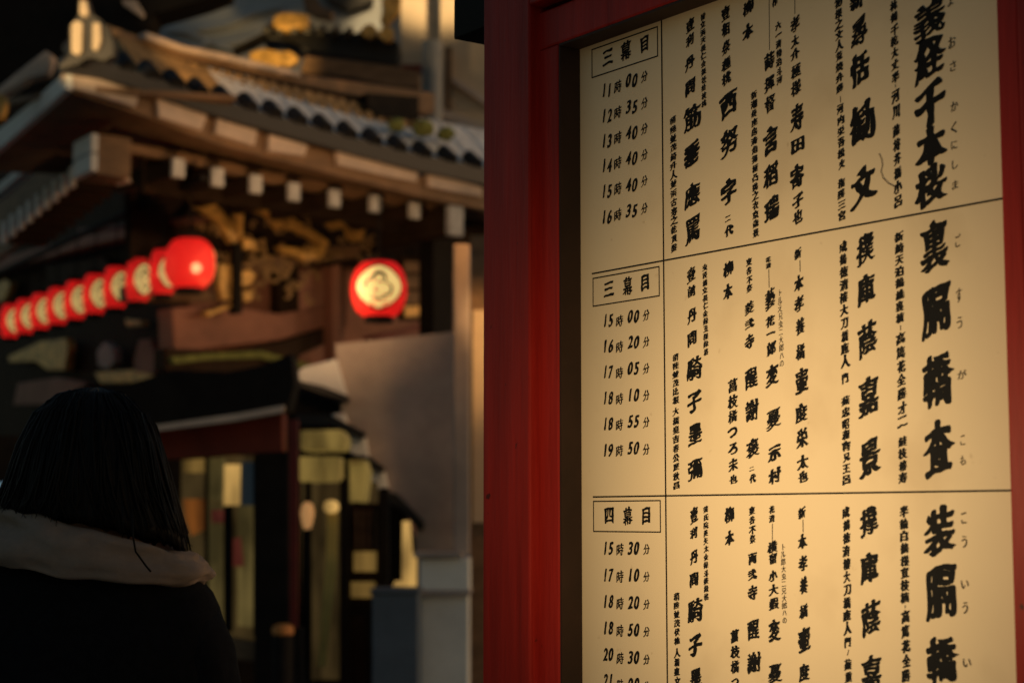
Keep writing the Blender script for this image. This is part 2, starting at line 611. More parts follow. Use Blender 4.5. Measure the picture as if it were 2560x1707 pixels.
class Ink:
    """collects painted characters and rules lying on the board into one mesh"""

    def __init__(self):
        self.v, self.f = [], []

    def rings(self, rings, off):
        """fill rings by winding number (outer rings counter-clockwise, holes clockwise)"""
        pts, edges = [], []
        for r_ in rings:
            n0, n = len(pts), len(r_)
            edges += [(n0 + i, n0 + (i + 1) % n) for i in range(n)]
            pts += [Vector((q[0], q[1])) for q in r_]
        c = sum(pts, Vector((0, 0))) / len(pts)
        sc = 1 / max(1e-6, max((q - c).length for q in pts))
        pts = [(q - c) * sc for q in pts]
        vv, _, ff, _, _, _ = delaunay_2d_cdt(pts, edges, [], 0, 1e-5)
        V = np.array([(q.x, q.y) for q in vv])
        F = np.array([f[:3] for f in ff])
        m = V[F].mean(1)
        A = np.array([(pts[i].x, pts[i].y) for i, j in edges])
        B = np.array([(pts[j].x, pts[j].y) for i, j in edges])
        py, px_ = m[:, 1:2], m[:, 0:1]
        up = (A[:, 1] <= py) & (B[:, 1] > py)
        dn = (A[:, 1] > py) & (B[:, 1] <= py)
        left = (B[:, 0] - A[:, 0]) * (py - A[:, 1]) - (px_ - A[:, 0]) * (B[:, 1] - A[:, 1])
        wn = (up & (left > 0)).sum(1) - (dn & (left < 0)).sum(1)
        b = len(self.v)
        self.v += [bp(q.x / sc + c.x, q.y / sc + c.y, off) for q in vv]
        self.f += [tuple(b + i for i in f) for f, w_ in zip(ff, wn) if w_ > 0]

    def char(self, ch, u, v, wu, hv, wgt=0.02, rough=0.012, flare=0.03, rise=0.1, slant=0.0, fit=True, off=0.0008, warp=0.06):
        seed = random.random() * 50
        P = inked(ch, wgt, rough, flare, seed, warp)
        if not P:
            return
        rise = rise * random.uniform(0.7, 1.3)
        P = [([Vector((q.x + slant * q.y, q.y + rise * (q.x - 0.5))) for q in p], a) for p, a in P]
        if fit:
            xs = [q.x for p, a in P for q in p]
            ys = [q.y for p, a in P for q in p]
            x0, x1, y0, y1 = min(xs), max(xs), min(ys), max(ys)
        else:
            x0, x1, y0, y1 = 0.02, 0.98, -0.1, 0.88
        sx, sy = wu / (x1 - x0), hv / (y1 - y0)
        T = [([Vector((u + (q.x - (x0 + x1) / 2) * sx, v + (q.y - (y0 + y1) / 2) * sy)) for q in p], a) for p, a in P]
        self.rings([p for p, a in T], off)

    def px(self, ch, x, y, w_, h_, **kw):
        u0, v0 = uv(x - w_ / 2, y)
        u1, v1 = uv(x + w_ / 2, y)
        uc, vc = uv(x, y)
        _, va = uv(x, y - h_ / 2)
        _, vb = uv(x, y + h_ / 2)
        self.char(ch, uc, vc, u1 - u0, va - vb, **kw)

    def col(self, s, x0, y0, x1, y1, w_, fill=0.98, **kw):
        """a vertical string between two pixels"""
        n = len(s)
        for i, ch in enumerate(s):
            if ch == ' ':
                continue
            t = (i + 0.5) / n
            h_ = (y1 - y0) / n * fill
            ww = w_ * random.uniform(0.9, 1.05)
            self.px(ch, x0 + (x1 - x0) * t + random.uniform(-.04, .04) * w_, y0 + (y1 - y0) * t, ww, h_, fit=(ch not in '一二人ノトハの之'), **kw)

    def seg(self, pts, wd, off=0.0006):
        """a ruled or hair line through board points"""
        for a, b in zip(pts, pts[1:]):
            a, b = Vector(a), Vector(b)
            t = (b - a).normalized()
            n = Vector((-t.y, t.x)) * wd / 2
            a2, b2 = a - t * wd * 0.4, b + t * wd * 0.4
            self.rings([[a2 - n, b2 - n, b2 + n, a2 + n]], off)

    def build(self, name, m):
        me = bpy.data.meshes.new(name)
        me.from_pydata([tuple(p) for p in self.v], [], self.f)
        o = link(name, me, m)
        o.parent = board
        o.matrix_parent_inverse = board.matrix_world.inverted()
        return o


bpy.context.view_layer.update()


def region(x0, y0, s):
    return lambda x, y: (x0 + x / s, y0 + y / s)


R1, R2 = (1440, 0, 2.375), (1980, 0, 2.376)
R3, R4 = (1440, 640, 2.5286), (1980, 500, 2.119)
R5, R6 = (1440, 1200, 3.093), (1980, 1200, 3.093)

BIG = dict(wgt=0.050, rough=0.018, flare=0.06, rise=0.27)
TITLE = dict(wgt=0.050, rough=0.018, flare=0.06, rise=0.24)
MID = dict(wgt=0.047, rough=0.016, flare=0.055, rise=0.28)
SMALL = dict(wgt=0.044, rough=0.014, flare=0.05, rise=0.24)
TINY = dict(wgt=0.0, rough=0.008, flare=0.02, rise=0.15)
HEAD = dict(wgt=0.036, rough=0.014, flare=0.05, rise=0.10)
NUM = dict(wgt=0.032, rough=0.016, flare=0.0, rise=0.05, slant=0.24, warp=0.03)
UNIT = dict(wgt=0.018, rough=0.012, flare=0.04, rise=0.14, slant=0.1)


def put(ink, reg, items, style):
    x0, y0, s = reg
    for ch, x, y, w_, h_ in items:
        ink.px(ch, x0 + x / s, y0 + y / s, w_ / s, h_ / s, **style)


def putcol(ink, reg, cols, style):
    x0, y0, s = reg
    for st, xa, ya, xb, yb, w_ in cols:
        ink.col(st, x0 + xa / s, y0 + ya / s, x0 + xb / s, y0 + yb / s, w_ / s, **style)


def times(name, reg, head, rows, xn, dims):
    x0, y0, s = reg
    hk = Ink()
    put(hk, reg, head, HEAD)
    hk.build('heading_lettering', M['ink'])
    tk = Ink()
    wn, hn, wt, ht, wm, hm, wf, hf = dims
    for (a, b), ys in rows:
        for txt, xx, yy, ww, hh in ((a, xn[0], ys[0], wn, hn), (b, xn[2], ys[2], wm, hm)):
            for i, c in enumerate(txt):
                cw = ww * (0.47 if c != '1' else 0.27)
                tk.px(c, x0 + (xx + (i - 0.5) * ww * 0.52) / s, y0 + (yy - (i - 0.5) * ww * 0.1 * 0) / s, cw / s, hh / s, **NUM)
        tk.px('時', x0 + xn[1] / s, y0 + ys[1] / s, wt / s, ht / s, **UNIT)
        tk.px('分', x0 + xn[3] / s, y0 + ys[3] / s, wf / s, hf / s, **UNIT)
    tk.build('time_lettering', M['ink'])


times('a', R1, [('三', 190, 342, 62, 100), ('幕', 298, 302, 62, 118), ('目', 408, 265, 50, 100)],
      [(('11', '00'), (538, 515, 480, 458)), (('12', '35'), (690, 668, 637, 615)), (('13', '40'), (838, 818, 790, 768)),
       (('14', '40'), (985, 968, 942, 922)), (('15', '40'), (1137, 1120, 1100, 1078)), (('16', '35'), (1290, 1275, 1253, 1240))],
      (185, 250, 332, 407), (62, 80, 45, 74, 72, 78, 40, 68))
times('b', R3, [('三', 210, 210, 66, 100), ('幕', 327, 190, 62, 118), ('目', 438, 170, 52, 110)],
      [(('15', '00'), (408, 410, 383, 375)), (('16', '20'), (570, 573, 545, 545)), (('17', '05'), (732, 737, 710, 712)),
       (('18', '10'), (897, 902, 878, 882)), (('18', '55'), (1060, 1065, 1045, 1052)), (('19', '50'), (1227, 1230, 1213, 1222))],
      (205, 277, 365, 445), (66, 82, 46, 74, 76, 82, 42, 72))
times('c', R5, [('四', 258, 272, 76, 130), ('幕', 403, 275, 74, 150), ('目', 545, 275, 64, 140)],
      [(('15', '30'), (525, 533, 525, 535)), (('17', '10'), (732, 742, 732, 745)), (('18', '20'), (935, 950, 945, 960)),
       (('18', '50'), (1140, 1160, 1155, 1172)), (('20', '30'), (1345, 1373, 1368, 1385)), (('21', '00'), (1545, 1580, 1575, 1592))],
      (252, 343, 447, 547), (82, 104, 56, 96, 92, 104, 50, 84))

# first act: performers
k = Ink()
put(k, R1, [('筋', 692, 703, 105, 165), ('垂', 690, 915, 95, 165), ('應', 692, 1165, 95, 160), ('罵', 693, 1365, 90, 185),
            ('西', 905, 625, 110, 180), ('努', 910, 850, 108, 185), ('字', 908, 1140, 95, 160),
            ('言', 1155, 840, 90, 180), ('稻', 1158, 1040, 90, 160), ('瑞', 1163, 1240, 90, 160)], BIG)
put(k, R1, [('壹', 680, 155, 50, 90), ('利', 678, 240, 48, 80), ('丹', 678, 380, 58, 100), ('問', 680, 520, 62, 115),
            ('壹', 890, 85, 52, 95), ('相', 890, 180, 50, 85), ('祭', 893, 285, 55, 92), ('種', 893, 382, 56, 88), ('桃', 895, 470, 58, 88),
            ('二', 903, 1300, 34, 42), ('代', 910, 1372, 54, 72), ('柳', 1025, 50, 65, 95), ('本', 1022, 188, 65, 95),
            ('蒔', 1150, 365, 62, 112), ('揮', 1150, 503, 62, 105), ('督', 1153, 620, 66, 112)], MID)
putcol(k, R1, [('稍陸並茂綺升人並浜古寿之乾貫盤', 578, 690, 585, 1502, 40), ('皆立浜天長仁会扱社拾検桃', 755, 80, 762, 640, 32),
               ('新潮綾座房清角揚極凸鵜之衣京歳景', 1058, 540, 1070, 1412, 38), ('六一清特治斗河', 1203, 130, 1210, 508, 34)], SMALL)
put(k, R1, [('作', 1182, 20, 34, 50)], SMALL)
put(k, R2, [('寿', 30, 700, 80, 165), ('田', 35, 865, 82, 100), ('寄', 30, 1050, 85, 150)], BIG)
put(k, R2, [('孝', 20, 145, 56, 100), ('太', 20, 250, 52, 78), ('介', 20, 325, 56, 74), ('極', 25, 425, 60, 92), ('様', 25, 525, 62, 100),
            ('子', 35, 1190, 66, 100), ('也', 35, 1290, 60, 92)], MID)
putcol(k, R2, [('初様之文人荒焼弁勝', 275, -10, 288, 560, 46), ('河内栄吾松火', 288, 618, 296, 1012, 44), ('権勝三宮', 293, 1060, 300, 1315, 44),
               ('林鶴千乾大丈半', 605, 0, 618, 495, 48), ('河川', 617, 530, 620, 712, 48), ('藤将芥橋小呂', 620, 738, 632, 1240, 48)], SMALL)
put(k, R2, [('新', 388, 12, 90, 100), ('尋', 400, 185, 100, 190), ('恬', 405, 415, 115, 215), ('勧', 420, 725, 155, 270), ('文', 425, 1115, 165, 265)], BIG)
k.build('performer_lettering', M['ink'])
# second act
k = Ink()
put(k, R3, [('騎', 750, 710, 100, 160), ('子', 750, 920, 92, 155), ('墨', 755, 1130, 90, 155), ('彌', 755, 1350, 95, 155),
            ('醒', 1110, 775, 82, 150), ('謝', 1115, 975, 88, 150), ('褒', 1118, 1215, 85, 130),
            ('変', 1240, 760, 85, 150), ('憂', 1250, 1030, 96, 155), ('示', 1255, 1245, 85, 120)], BIG)
put(k, R3, [('壹', 730, 125, 55, 110), ('前', 732, 225, 52, 80), ('丹', 735, 380, 58, 110), ('問', 735, 525, 60, 110),
            ('柳', 965, 85, 65, 105), ('本', 962, 225, 60, 100), ('菱', 1098, 330, 60, 95), ('弐', 1100, 430, 62, 75), ('寺', 1098, 540, 62, 95),
            ('菖', 993, 820, 62, 98), ('枝', 993, 920, 65, 95), ('橘', 993, 1015, 60, 92), ('つ', 990, 1115, 62, 72), ('ろ', 993, 1215, 62, 80),
            ('未', 995, 1320, 60, 88), ('也', 997, 1410, 55, 62), ('二', 1113, 1345, 32, 32), ('代', 1118, 1405, 42, 62),
            ('藝', 1228, 275, 65, 150), ('花', 1230, 415, 58, 80), ('一', 1232, 490, 58, 26), ('郎', 1237, 585, 62, 100), ('村', 1258, 1385, 80, 118)], MID)
putcol(k, R3, [('稍陸並茂比根', 630, 615, 634, 938, 42), ('大橋皇吉春公歴秋昌', 632, 955, 636, 1478, 42), ('虫段橋立長仁金録丑様縁格', 815, 50, 825, 632, 34),
               ('東谷不祭', 1096, 12, 1100, 235, 40), ('花清', 1215, 5, 1218, 82, 36)], SMALL)
put(k, R4, [('壷', 52, 960, 70, 145), ('度', 52, 1130, 66, 110), ('栄', 55, 1260, 64, 115)], BIG)
put(k, R4, [('新', 32, 285, 38, 66), ('本', 37, 440, 50, 86), ('孝', 38, 550, 52, 88), ('養', 45, 670, 50, 98), ('橘', 45, 805, 50, 92),
            ('太', 58, 1390, 62, 85), ('也', 60, 1465, 54, 66)], MID)
putcol(k, R4, [('成鶴徳清椿大刀橋鹿人', 271, 215, 283, 890, 44), ('門', 282, 915, 283, 978, 36), ('蕪忠昭和宵兄王呂', 284, 1035, 291, 1512, 44),
               ('新崎天泊鶴雄裏楠', 568, 165, 575, 655, 48), ('高篤花全勝才二', 577, 700, 586, 1210, 50), ('縫枝椿寿', 585, 1248, 590, 1502, 48)], SMALL)
put(k, R4, [('撲', 390, 265, 100, 180), ('庫', 395, 480, 95, 175), ('蔭', 400, 740, 105, 215), ('嘉', 405, 1045, 110, 225), ('景', 413, 1365, 115, 230)], BIG)
k.build('performer_lettering', M['ink'])
# third act
k = Ink()
put(k, R5, [('騎', 925, 1005, 120, 205), ('子', 925, 1270, 108, 195), ('墨', 930, 1530, 95, 180),
            ('醒', 1373, 1155, 95, 180), ('謝', 1380, 1410, 110, 185), ('変', 1537, 1165, 98, 185), ('憂', 1540, 1490, 110, 170)], BIG)
put(k, R5, [('壹', 915, 275, 62, 145), ('利', 913, 405, 60, 100), ('丹', 915, 595, 62, 130), ('問', 915, 770, 70, 130),
            ('柳', 1188, 268, 75, 135), ('本', 1190, 445, 72, 120), ('両', 1367, 605, 70, 105), ('弐', 1367, 730, 72, 98), ('寺', 1367, 865, 75, 115),
            ('菖', 1230, 1205, 68, 118), ('枝', 1232, 1325, 75, 105), ('橘', 1232, 1440, 68, 112), ('つ', 1232, 1555, 60, 60),
            ('横', 1520, 515, 80, 105), ('留', 1525, 605, 66, 95), ('小', 1525, 740, 68, 92), ('大', 1530, 850, 80, 100), ('蝦', 1532, 955, 80, 110)], MID)
putcol(k, R5, [('稍陸並茂伏椎', 780, 865, 784, 1275, 46), ('人橋皇立', 782, 1300, 785, 1585, 46), ('蒲氏院英矢太金録斗鉄縁格', 1006, 195, 1009, 932, 40),
               ('東谷不祭', 1363, 200, 1367, 492, 54), ('花清', 1514, 195, 1518, 330, 46)], SMALL)
put(k, R6, [('壷', 97, 1235, 98, 215), ('度', 97, 1490, 85, 150)], BIG)
put(k, R6, [('新', 78, 250, 58, 105), ('本', 83, 470, 72, 120), ('孝', 85, 640, 72, 125), ('養', 92, 810, 66, 145), ('橘', 92, 1010, 70, 132)], MID)
putcol(k, R6, [('成鶴徳清椿大刀橋鹿人', 420, 200, 430, 1195, 60), ('門', 430, 1205, 430, 1300, 54), ('蕪重', 433, 1375, 436, 1570, 60),
               ('半輪白鶴様宣枝楠', 865, 195, 876, 955, 66), ('高篤花全勝', 878, 1000, 885, 1567, 70)], SMALL)
put(k, R6, [('撑', 597, 325, 145, 260), ('庫', 600, 685, 140, 260), ('蔭', 612, 1070, 150, 310), ('嘉', 615, 1490, 160, 290)], BIG)
k.build('performer_lettering', M['ink'])
# play titles in the heaviest hand
k = Ink()
put(k, R2, [('義', 815, 120, 195, 260), ('経', 820, 362, 190, 280), ('千', 820, 615, 190, 290), ('本', 825, 868, 190, 235), ('桜', 825, 1105, 195, 270)], TITLE)
k.build('title_lettering', M['ink'])
k = Ink()
put(k, R4, [('裏', 755, 245, 155, 280), ('膈', 765, 590, 160, 310), ('轎', 775, 955, 170, 305), ('査', 780, 1320, 170, 320)], TITLE)
k.build('title_lettering', M['ink'])
k = Ink()
put(k, R6, [('装', 1140, 390, 250, 410), ('膈', 1155, 870, 245, 460), ('轎', 1165, 1400, 255, 400)], TITLE)
k.build('title_lettering', M['ink'])
# reading aids beside the titles and pale side notes
k = Ink()
put(k, R2, [('よ', 942, 15, 34, 50), ('お', 952, 255, 44, 70), ('さ', 958, 395, 36, 60), ('か', 965, 635, 44, 60), ('く', 962, 760, 34, 66), ('に', 965, 865, 36, 50), ('し', 968, 980, 32, 52), ('ま', 970, 1100, 36, 54)], TINY)
put(k, R4, [('ご', 880, 215, 28, 70), ('す', 885, 505, 30, 76), ('う', 888, 650, 26, 60), ('が', 900, 925, 46, 50), ('こ', 905, 1270, 24, 54), ('も', 906, 1378, 28, 50)], TINY)
put(k, R6, [('こ', 1330, 290, 40, 90), ('う', 1333, 475, 40, 90), ('い', 1338, 805, 56, 66), ('う', 1340, 985, 42, 90), ('い', 1355, 1410, 60, 66)], TINY)
putcol(k, R3, [('トルえ兄虫二大郎ハの', 1290, 210, 1302, 705, 27)], TINY)
putcol(k, R5, [('トル郎大虫二兄大郎ハの', 1603, 490, 1615, 1110, 36)], TINY)


def pxline(ink, reg, pts, wpx):
    x0, y0, s = reg
    ink.seg([uv(x0 + x / s, y0 + y / s) for x, y in pts], wpx / 4336 * 2.1)


for reg, pts in ((R1, [(1148, 0), (1150, 300)]), (R2, [(18, 0), (18, 85)]), (R3, [(1220, 85), (1222, 200)]), (R4, [(43, 320), (44, 380)]),
                 (R5, [(1520, 335), (1520, 465)]), (R6, [(86, 305), (88, 400)]), (R2, [(288, 575), (290, 610)]), (R2, [(615, 505), (616, 522)]),
                 (R4, [(576, 665), (576, 690)]), (R6, [(877, 965), (877, 985)]), (R6, [(440, 1310), (430, 1350)])):
    pxline(k, reg, pts, 1.6)
k.build('reading_lettering', M['ink_thin'])

# ruled lines and heading boxes
k = Ink()
LW = 0.0021
vs = []
for a in (D(1830, 543), D(1830, 1133.5)):
    vs.append(uv(*a)[1])
ul, _ = uv(*D(1362, 850))
for v in vs:
    k.seg([(ul, v), (uRi + 0.02, v)], LW)
ur, _ = uv(*D(1527, 850))
k.seg([(ur, vT + 0.03), (ur, VB)], LW * 1.15)
for reg, box in ((R1, ((96, 298), (486, 335))), (R3, ((109, 143), (528, 252))), (R5, ((137, 163), (655, 400)))):
    x0, y0, s = reg
    ua, va = uv(x0 + box[0][0] / s, y0 + box[0][1] / s)
    ub, vb = uv(x0 + box[1][0] / s, y0 + box[1][1] / s)
    k.seg([(ua, va), (ub, va), (ub, vb), (ua, vb), (ua, va)], LW * 0.8)
k.build('ruled_lines', M['ink'])
# a stray hair stuck to the board
pts = [(520, 915), (536, 950), (540, 985), (531, 1020), (545, 1060), (575, 1090), (622, 1115)]
hp = [uv(1980 + x / 2.376, y / 2.376) for x, y in pts]
k = Ink()
k.seg(hp, 0.0009, off=0.0012)
k.build('stray_hair', mat('brown_hair', (0.08, 0.045, 0.02), 0.6))

# ------------------------------------------------------------------ lamp that lights the notice case
tgt = bp(*uv(*D(1800, 1120)))
LP = tgt + N * 0.5
spot('case_lamp', LP, tgt, 12.6, (1.0, 0.71, 0.36), 130, 1.0, 0.08)
#@@REST
# ================================================================== THE THEATRE BEHIND
C0 = at(*D(150, 190), 12.0)
AR, AL = R(48), R(-33)
RD = Vector((math.sin(AR), math.cos(AR), 0))
RN = Vector((math.cos(AR), -math.sin(AR), 0))       # out of the right-hand front
LD = Vector((math.sin(AL), math.cos(AL), 0))
LN = Vector((-math.cos(AL), math.sin(AL), 0))       # out of the left-hand front
YN = Vector((0, -1, 0))


def pr(x, y, w_=0.0):
    return hit(*D(x, y), C0 + RN * w_, RN)


def pl(x, y, w_=0.0):
    return hit(*D(x, y), C0 + LN * w_, LN)


def pd(x, y, d):
    return at(*D(x, y), d)


def group_thing(name, loc, label, cat, group=None):
    t = thing(name, loc, label, cat, group)
    t.matrix_world.translation = Vector(loc)
    bpy.context.view_layer.update()
    return t


def under(o, t):
    o.parent = t
    if t.parent is None:
        o.matrix_parent_inverse = t.matrix_world.inverted()
    return o


def slab(name, pts, kind, w_, thick, m, t, bevel=0.0):
    """solid whose face is outlined by photo points on a vertical plane; w_ is the plane's offset or distance"""
    f, n = {'r': (pr, RN), 'l': (pl, LN), 'd': (pd, YN)}[kind]
    o = MB().poly([f(x, y, w_) for x, y in pts], n * -thick).build(name, m, bevel=bevel)
    return under(o, t) if t is not None else o


def rect(x0, y0, x1, y1):
    return [(x0, y0), (x1, y0), (x1, y1), (x0, y1)]


th = group_thing('theatre_building', (C0.x + 1.5, C0.y + 3, 0), 'dark timber theatre front with curved tiled eaves and white rafter ends', 'building')

# --- right-hand eave: fascia boards, their dark backing, soffit
for a in ([(141, 157), (230, 181), (323, 208), (312, 246), (230, 220), (155, 199)],
          [(360, 217), (420, 238), (477, 262), (464, 299), (415, 284), (366, 268)],
          [(500, 272), (545, 286), (592, 300), (585, 334), (545, 322), (496, 306)],
          [(620, 309), (708, 334), (700, 358), (618, 346)],
          [(775, 342), (860, 368), (960, 392), (958, 418), (860, 398), (778, 378)],
          [(985, 398), (1060, 416), (1108, 430), (1108, 452), (1050, 442), (986, 428)]):
    slab('fascia', a, 'r', 0.0, 0.05, M['fascia'], th, 0.004)
slab('eave_board', [(150, 165), (323, 206), (510, 275), (780, 352), (960, 402), (1300, 470), (1300, 520), (960, 450), (780, 404), (500, 330), (320, 262), (165, 212)],
     'r', -0.05, 0.08, M['wood'], th)
# soffit: brown boards running back to the wall
edge = [(165, 212), (320, 260), (500, 326), (780, 402), (960, 446), (1300, 515)]
sm = MB()
fr_ = [pr(x, y, -0.06) for x, y in edge]
bk_ = [p - RN * 1.3 + Z * 0.12 for p in fr_]
for a, b, c, d in zip(fr_, fr_[1:], bk_[1:], bk_):
    sm.poly([a, b, c, d], Z * 0.04)
under(sm.build('soffit', M['wood'], None), th)
slab('eave_purlin', [(300, 330), (400, 345), (620, 395), (900, 448), (1040, 470), (1300, 505), (1300, 530), (1040, 492), (900, 470), (620, 418), (400, 366), (300, 350)],
     'r', -0.42, 0.1, M['wood'], th)
# --- rafters with white painted ends
for x, y in ((410, 386), (500, 407), (588, 423), (676, 441), (769, 456), (862, 468), (953, 483)):
    c = pr(x, y, -0.25)
    hw, hh = 0.052, 0.072
    rft = under(MB().box(c - RN * 0.45, RD * hw * 0.9, Z * hh * 0.92, RN * 0.42).build('rafter', M['wood_dark'], bevel=0.006), th)
    e = MB().box(c - RN * 0.01, RD * hw, Z * hh, RN * 0.025).build('rafter_end', M['white_dull'], bevel=0.008)
    under(e, rft)
slab('rafter_board', [(330, 345), (1040, 470), (1300, 515), (1300, 600), (1040, 560), (760, 500), (330, 440)], 'r', -0.66, 0.06, M['wood_dark'], th)
# corner rafter: pale end facing left, brown end facing right
cr = pl(196, 362, -0.35)
crr = under(MB().box(cr - LN * 0.16, LD * 0.17, Z * 0.15, LN * 0.13).build('corner_rafter', M['wood'], bevel=0.008), th)
for dz, hz in ((0.075, 0.07), (-0.07, 0.065)):
    e = MB().box(cr + Z * dz, LD * 0.2, Z * hz, LN * 0.03).build('rafter_end', M['white'], bevel=0.01)
    under(e, crr)
slab('rafter_end', [(225, 355), (268, 348), (305, 420), (262, 408), (232, 402)], 'r', -0.5, 0.2, M['fascia'], th, 0.01)
# --- white capped beam end over the dark post
c = pr(1044, 508, -0.1)
bme = under(MB().box(c - RN * 0.5, RD * 0.075, Z * 0.12, RN * 0.48).build('beam', M['wood_dark'], bevel=0.01), th)
e = MB().box(c, RD * 0.08, Z * 0.128, RN * 0.03).build('beam_end', M['white_dull'], bevel=0.012)
under(e, bme)
slab('post', rect(995, 400, 1042, 1000), 'r', -0.55, 0.2, M['black_wood'], th, 0.01)

# --- right-hand tiled roof: dark eave tiles with round ends, tiles coloured pale for sky light climbing behind
line = [(150, 152), (240, 165), (330, 194), (480, 246), (640, 292), (800, 336), (960, 378), (1110, 408), (1300, 440)]


def along(line, n):
    L = [0]
    for a, b in zip(line, line[1:]):
        L.append(L[-1] + math.dist(a, b))
    out = []
    for i in range(n):
        s_ = L[-1] * (i + 0.5) / n
        j = max(k_ for k_ in range(len(L)) if L[k_] <= s_ + 1e-9)
        j = min(j, len(line) - 2)
        t_ = (s_ - L[j]) / (L[j + 1] - L[j])
        out.append((line[j][0] + (line[j + 1][0] - line[j][0]) * t_, line[j][1] + (line[j + 1][1] - line[j][1]) * t_))
    return out


SLOPE = (-RN + Z * 0.85).normalized()
et = MB()
for a, b in zip(line, line[1:]):
    p, q = pr(a[0], a[1] - 24, 0.06), pr(b[0], b[1] - 24, 0.06)
    p2, q2 = pr(a[0], a[1] + 14, 0.06), pr(b[0], b[1] + 14, 0.06)
    et.poly([p, q, q2, p2], -RN * 0.12)
for x, y in along(line, 20):
    p = pr(x, y - 24, 0.07)
    et.tube([p, p + SLOPE * 0.16], [0.066, 0.06], 10)
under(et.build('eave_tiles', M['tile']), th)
rt = MB()
rl = MB()
roofline = line[2:4] + [(540, 263)] + line[4:]
for i, (a, b) in enumerate(zip(roofline, roofline[1:])):
    p, q = pr(a[0], a[1] - 26, -0.04), pr(b[0], b[1] - 26, -0.04)
    (rl if i < 2 else rt).poly([p, q, q + SLOPE * 0.75, p + SLOPE * 0.75], Vector((0, 0, -0.05)))
under(rl.build('roof', M['gold_dull']), th)
for x, y in along(line, 20)[8:]:
    p = pr(x, y - 26, -0.06)
    rt.tube([p + SLOPE * 0.12, p + SLOPE * 0.74], 0.024, 8)
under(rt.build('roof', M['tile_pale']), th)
# ridge band above the roof with a scalloped row of tile ends under it
slab('ridge', [(262, 62), (345, 96), (420, 118), (514, 130), (640, 163), (700, 172), (960, 208), (1000, 214), (1000, 262), (960, 258), (800, 236), (640, 196), (514, 172), (420, 148), (340, 122), (262, 96)],
     'r', -0.5, 0.22, M['wood'], th, 0.012)
slab('ridge_course', [(262, 82), (345, 112), (420, 136), (514, 152), (640, 182), (800, 216), (960, 236), (960, 244), (800, 224), (640, 191), (514, 161), (420, 145), (345, 121), (262, 91)], 'r', -0.47, 0.05, M['wood_dark'], th)
slab('ridge_cap', [(335, 72), (420, 104), (514, 122), (690, 166), (690, 178), (514, 137), (420, 119), (335, 90)], 'r', -0.44, 0.12, M['fascia'], th, 0.01)
sc_ = MB()
for i, (x, y) in enumerate(along([(275, 112), (345, 136), (430, 158), (514, 178), (640, 206), (800, 244), (960, 270)], 26)):
    p = pr(x, y, -0.42)
    sc_.tube([p, p - RN * 0.1], [0.055, 0.05], 10)
    p = pr(x + 9, y + 15, -0.36)
    sc_.tube([p, p - RN * 0.12], [0.045, 0.045], 8)
under(sc_.build('ridge_tiles', M['gold_dull']), th)
slab('ridge_end', [(845, 214), (962, 222), (962, 276), (870, 268), (845, 246)], 'r', -0.34, 0.1, M['black_wood'], th)
# --- corner ornament
on = [(186, -8), (200, -4), (206, 26), (232, 46), (246, 60), (262, 96), (262, 128), (240, 140), (212, 132), (196, 136), (182, 146), (140, 160), (132, 152), (158, 126), (158, 60), (180, 34), (178, 8)]
orn = slab('ridge_ornament', on, 'd', 11.9, 0.12, M['tile_mid'], th, 0.01)
for q in ([(163, 54), (176, 46), (190, 52), (188, 118), (178, 128), (163, 120)], [(212, 52), (230, 52), (233, 92), (224, 116), (211, 114)], [(183, -2), (198, 0), (204, 30), (192, 40), (181, 30)]):
    e = slab('ornament_panel', q, 'd', 11.86, 0.05, M['cream'], None, 0.01)
    under(e, orn)
# --- left-hand eave
slab('fascia', [(150, 165), (152, 205), (100, 252), (50, 296), (-60, 392), (-60, 345), (40, 262), (96, 214)], 'l', 0.0, 0.05, M['stone_grey'], th)
ls = MB()
lp = [pl(x, y, -0.02) for x, y in ((152, 208), (100, 254), (50, 298), (-60, 394))]
lq = [p - LN * 1.3 + Z * 0.1 for p in lp]
for a, b, c, d in zip(lp, lp[1:], lq[1:], lq):
    ls.poly([a, b, c, d], Z * 0.04)
under(ls.build('soffit', M['wood']), th)
slab('eave_purlin', [(205, 255), (212, 268), (110, 348), (-60, 490), (-60, 470), (100, 338)], 'l', -0.45, 0.1, M['stone_grey'], th)
slab('rafter_board', [(215, 285), (212, 420), (0, 590), (-60, 640), (-60, 500)], 'l', -0.8, 0.05, M['wood'], th)
for i in range(9):
    x = 166 - i * 19.5
    y = 408 + i * 15.8
    c = pl(x, y, -0.55)
    sz = 1 + 0.02 * i
    rft = under(MB().box(c - LN * 0.2, LD * 0.04, Z * 0.075 * sz, LN * 0.18).build('rafter', M['wood_dark']), th)
    e = MB().box(c, LD * 0.045, Z * 0.085 * sz, LN * 0.02).build('rafter_end', M['white'], bevel=0.006)
    under(e, rft)
slab('hip_ridge', [(-50, 240), (40, 165), (104, 116), (120, 126), (108, 170), (66, 180), (10, 214), (-50, 262)], 'd', 12.4, 0.15, M['fascia'], th, 0.01)
slab('hip_ornament', [(-20, 214), (8, 218), (14, 236), (4, 270), (-20, 280)], 'd', 12.2, 0.1, M['gold'], th, 0.01)
slab('upper_roof', [(-400, -400), (600, -400), (520, -20), (461, 2), (352, 33), (340, 60), (300, 78), (150, 170), (100, 205), (-80, 300), (-400, 500)], 'd', 14.6, 0.4, M['black_wood'], th)
slab('barge_board', [(281, 0), (312, 0), (330, 30), (326, 40), (300, 22), (282, 10)], 'd', 14.5, 0.06, M['fascia'], th)
slab('roof_ceiling', [(300, 400), (420, 430), (1060, 520), (1060, 620), (300, 600)], 'r', -1.75, 0.1, M['wood_dark'], th)
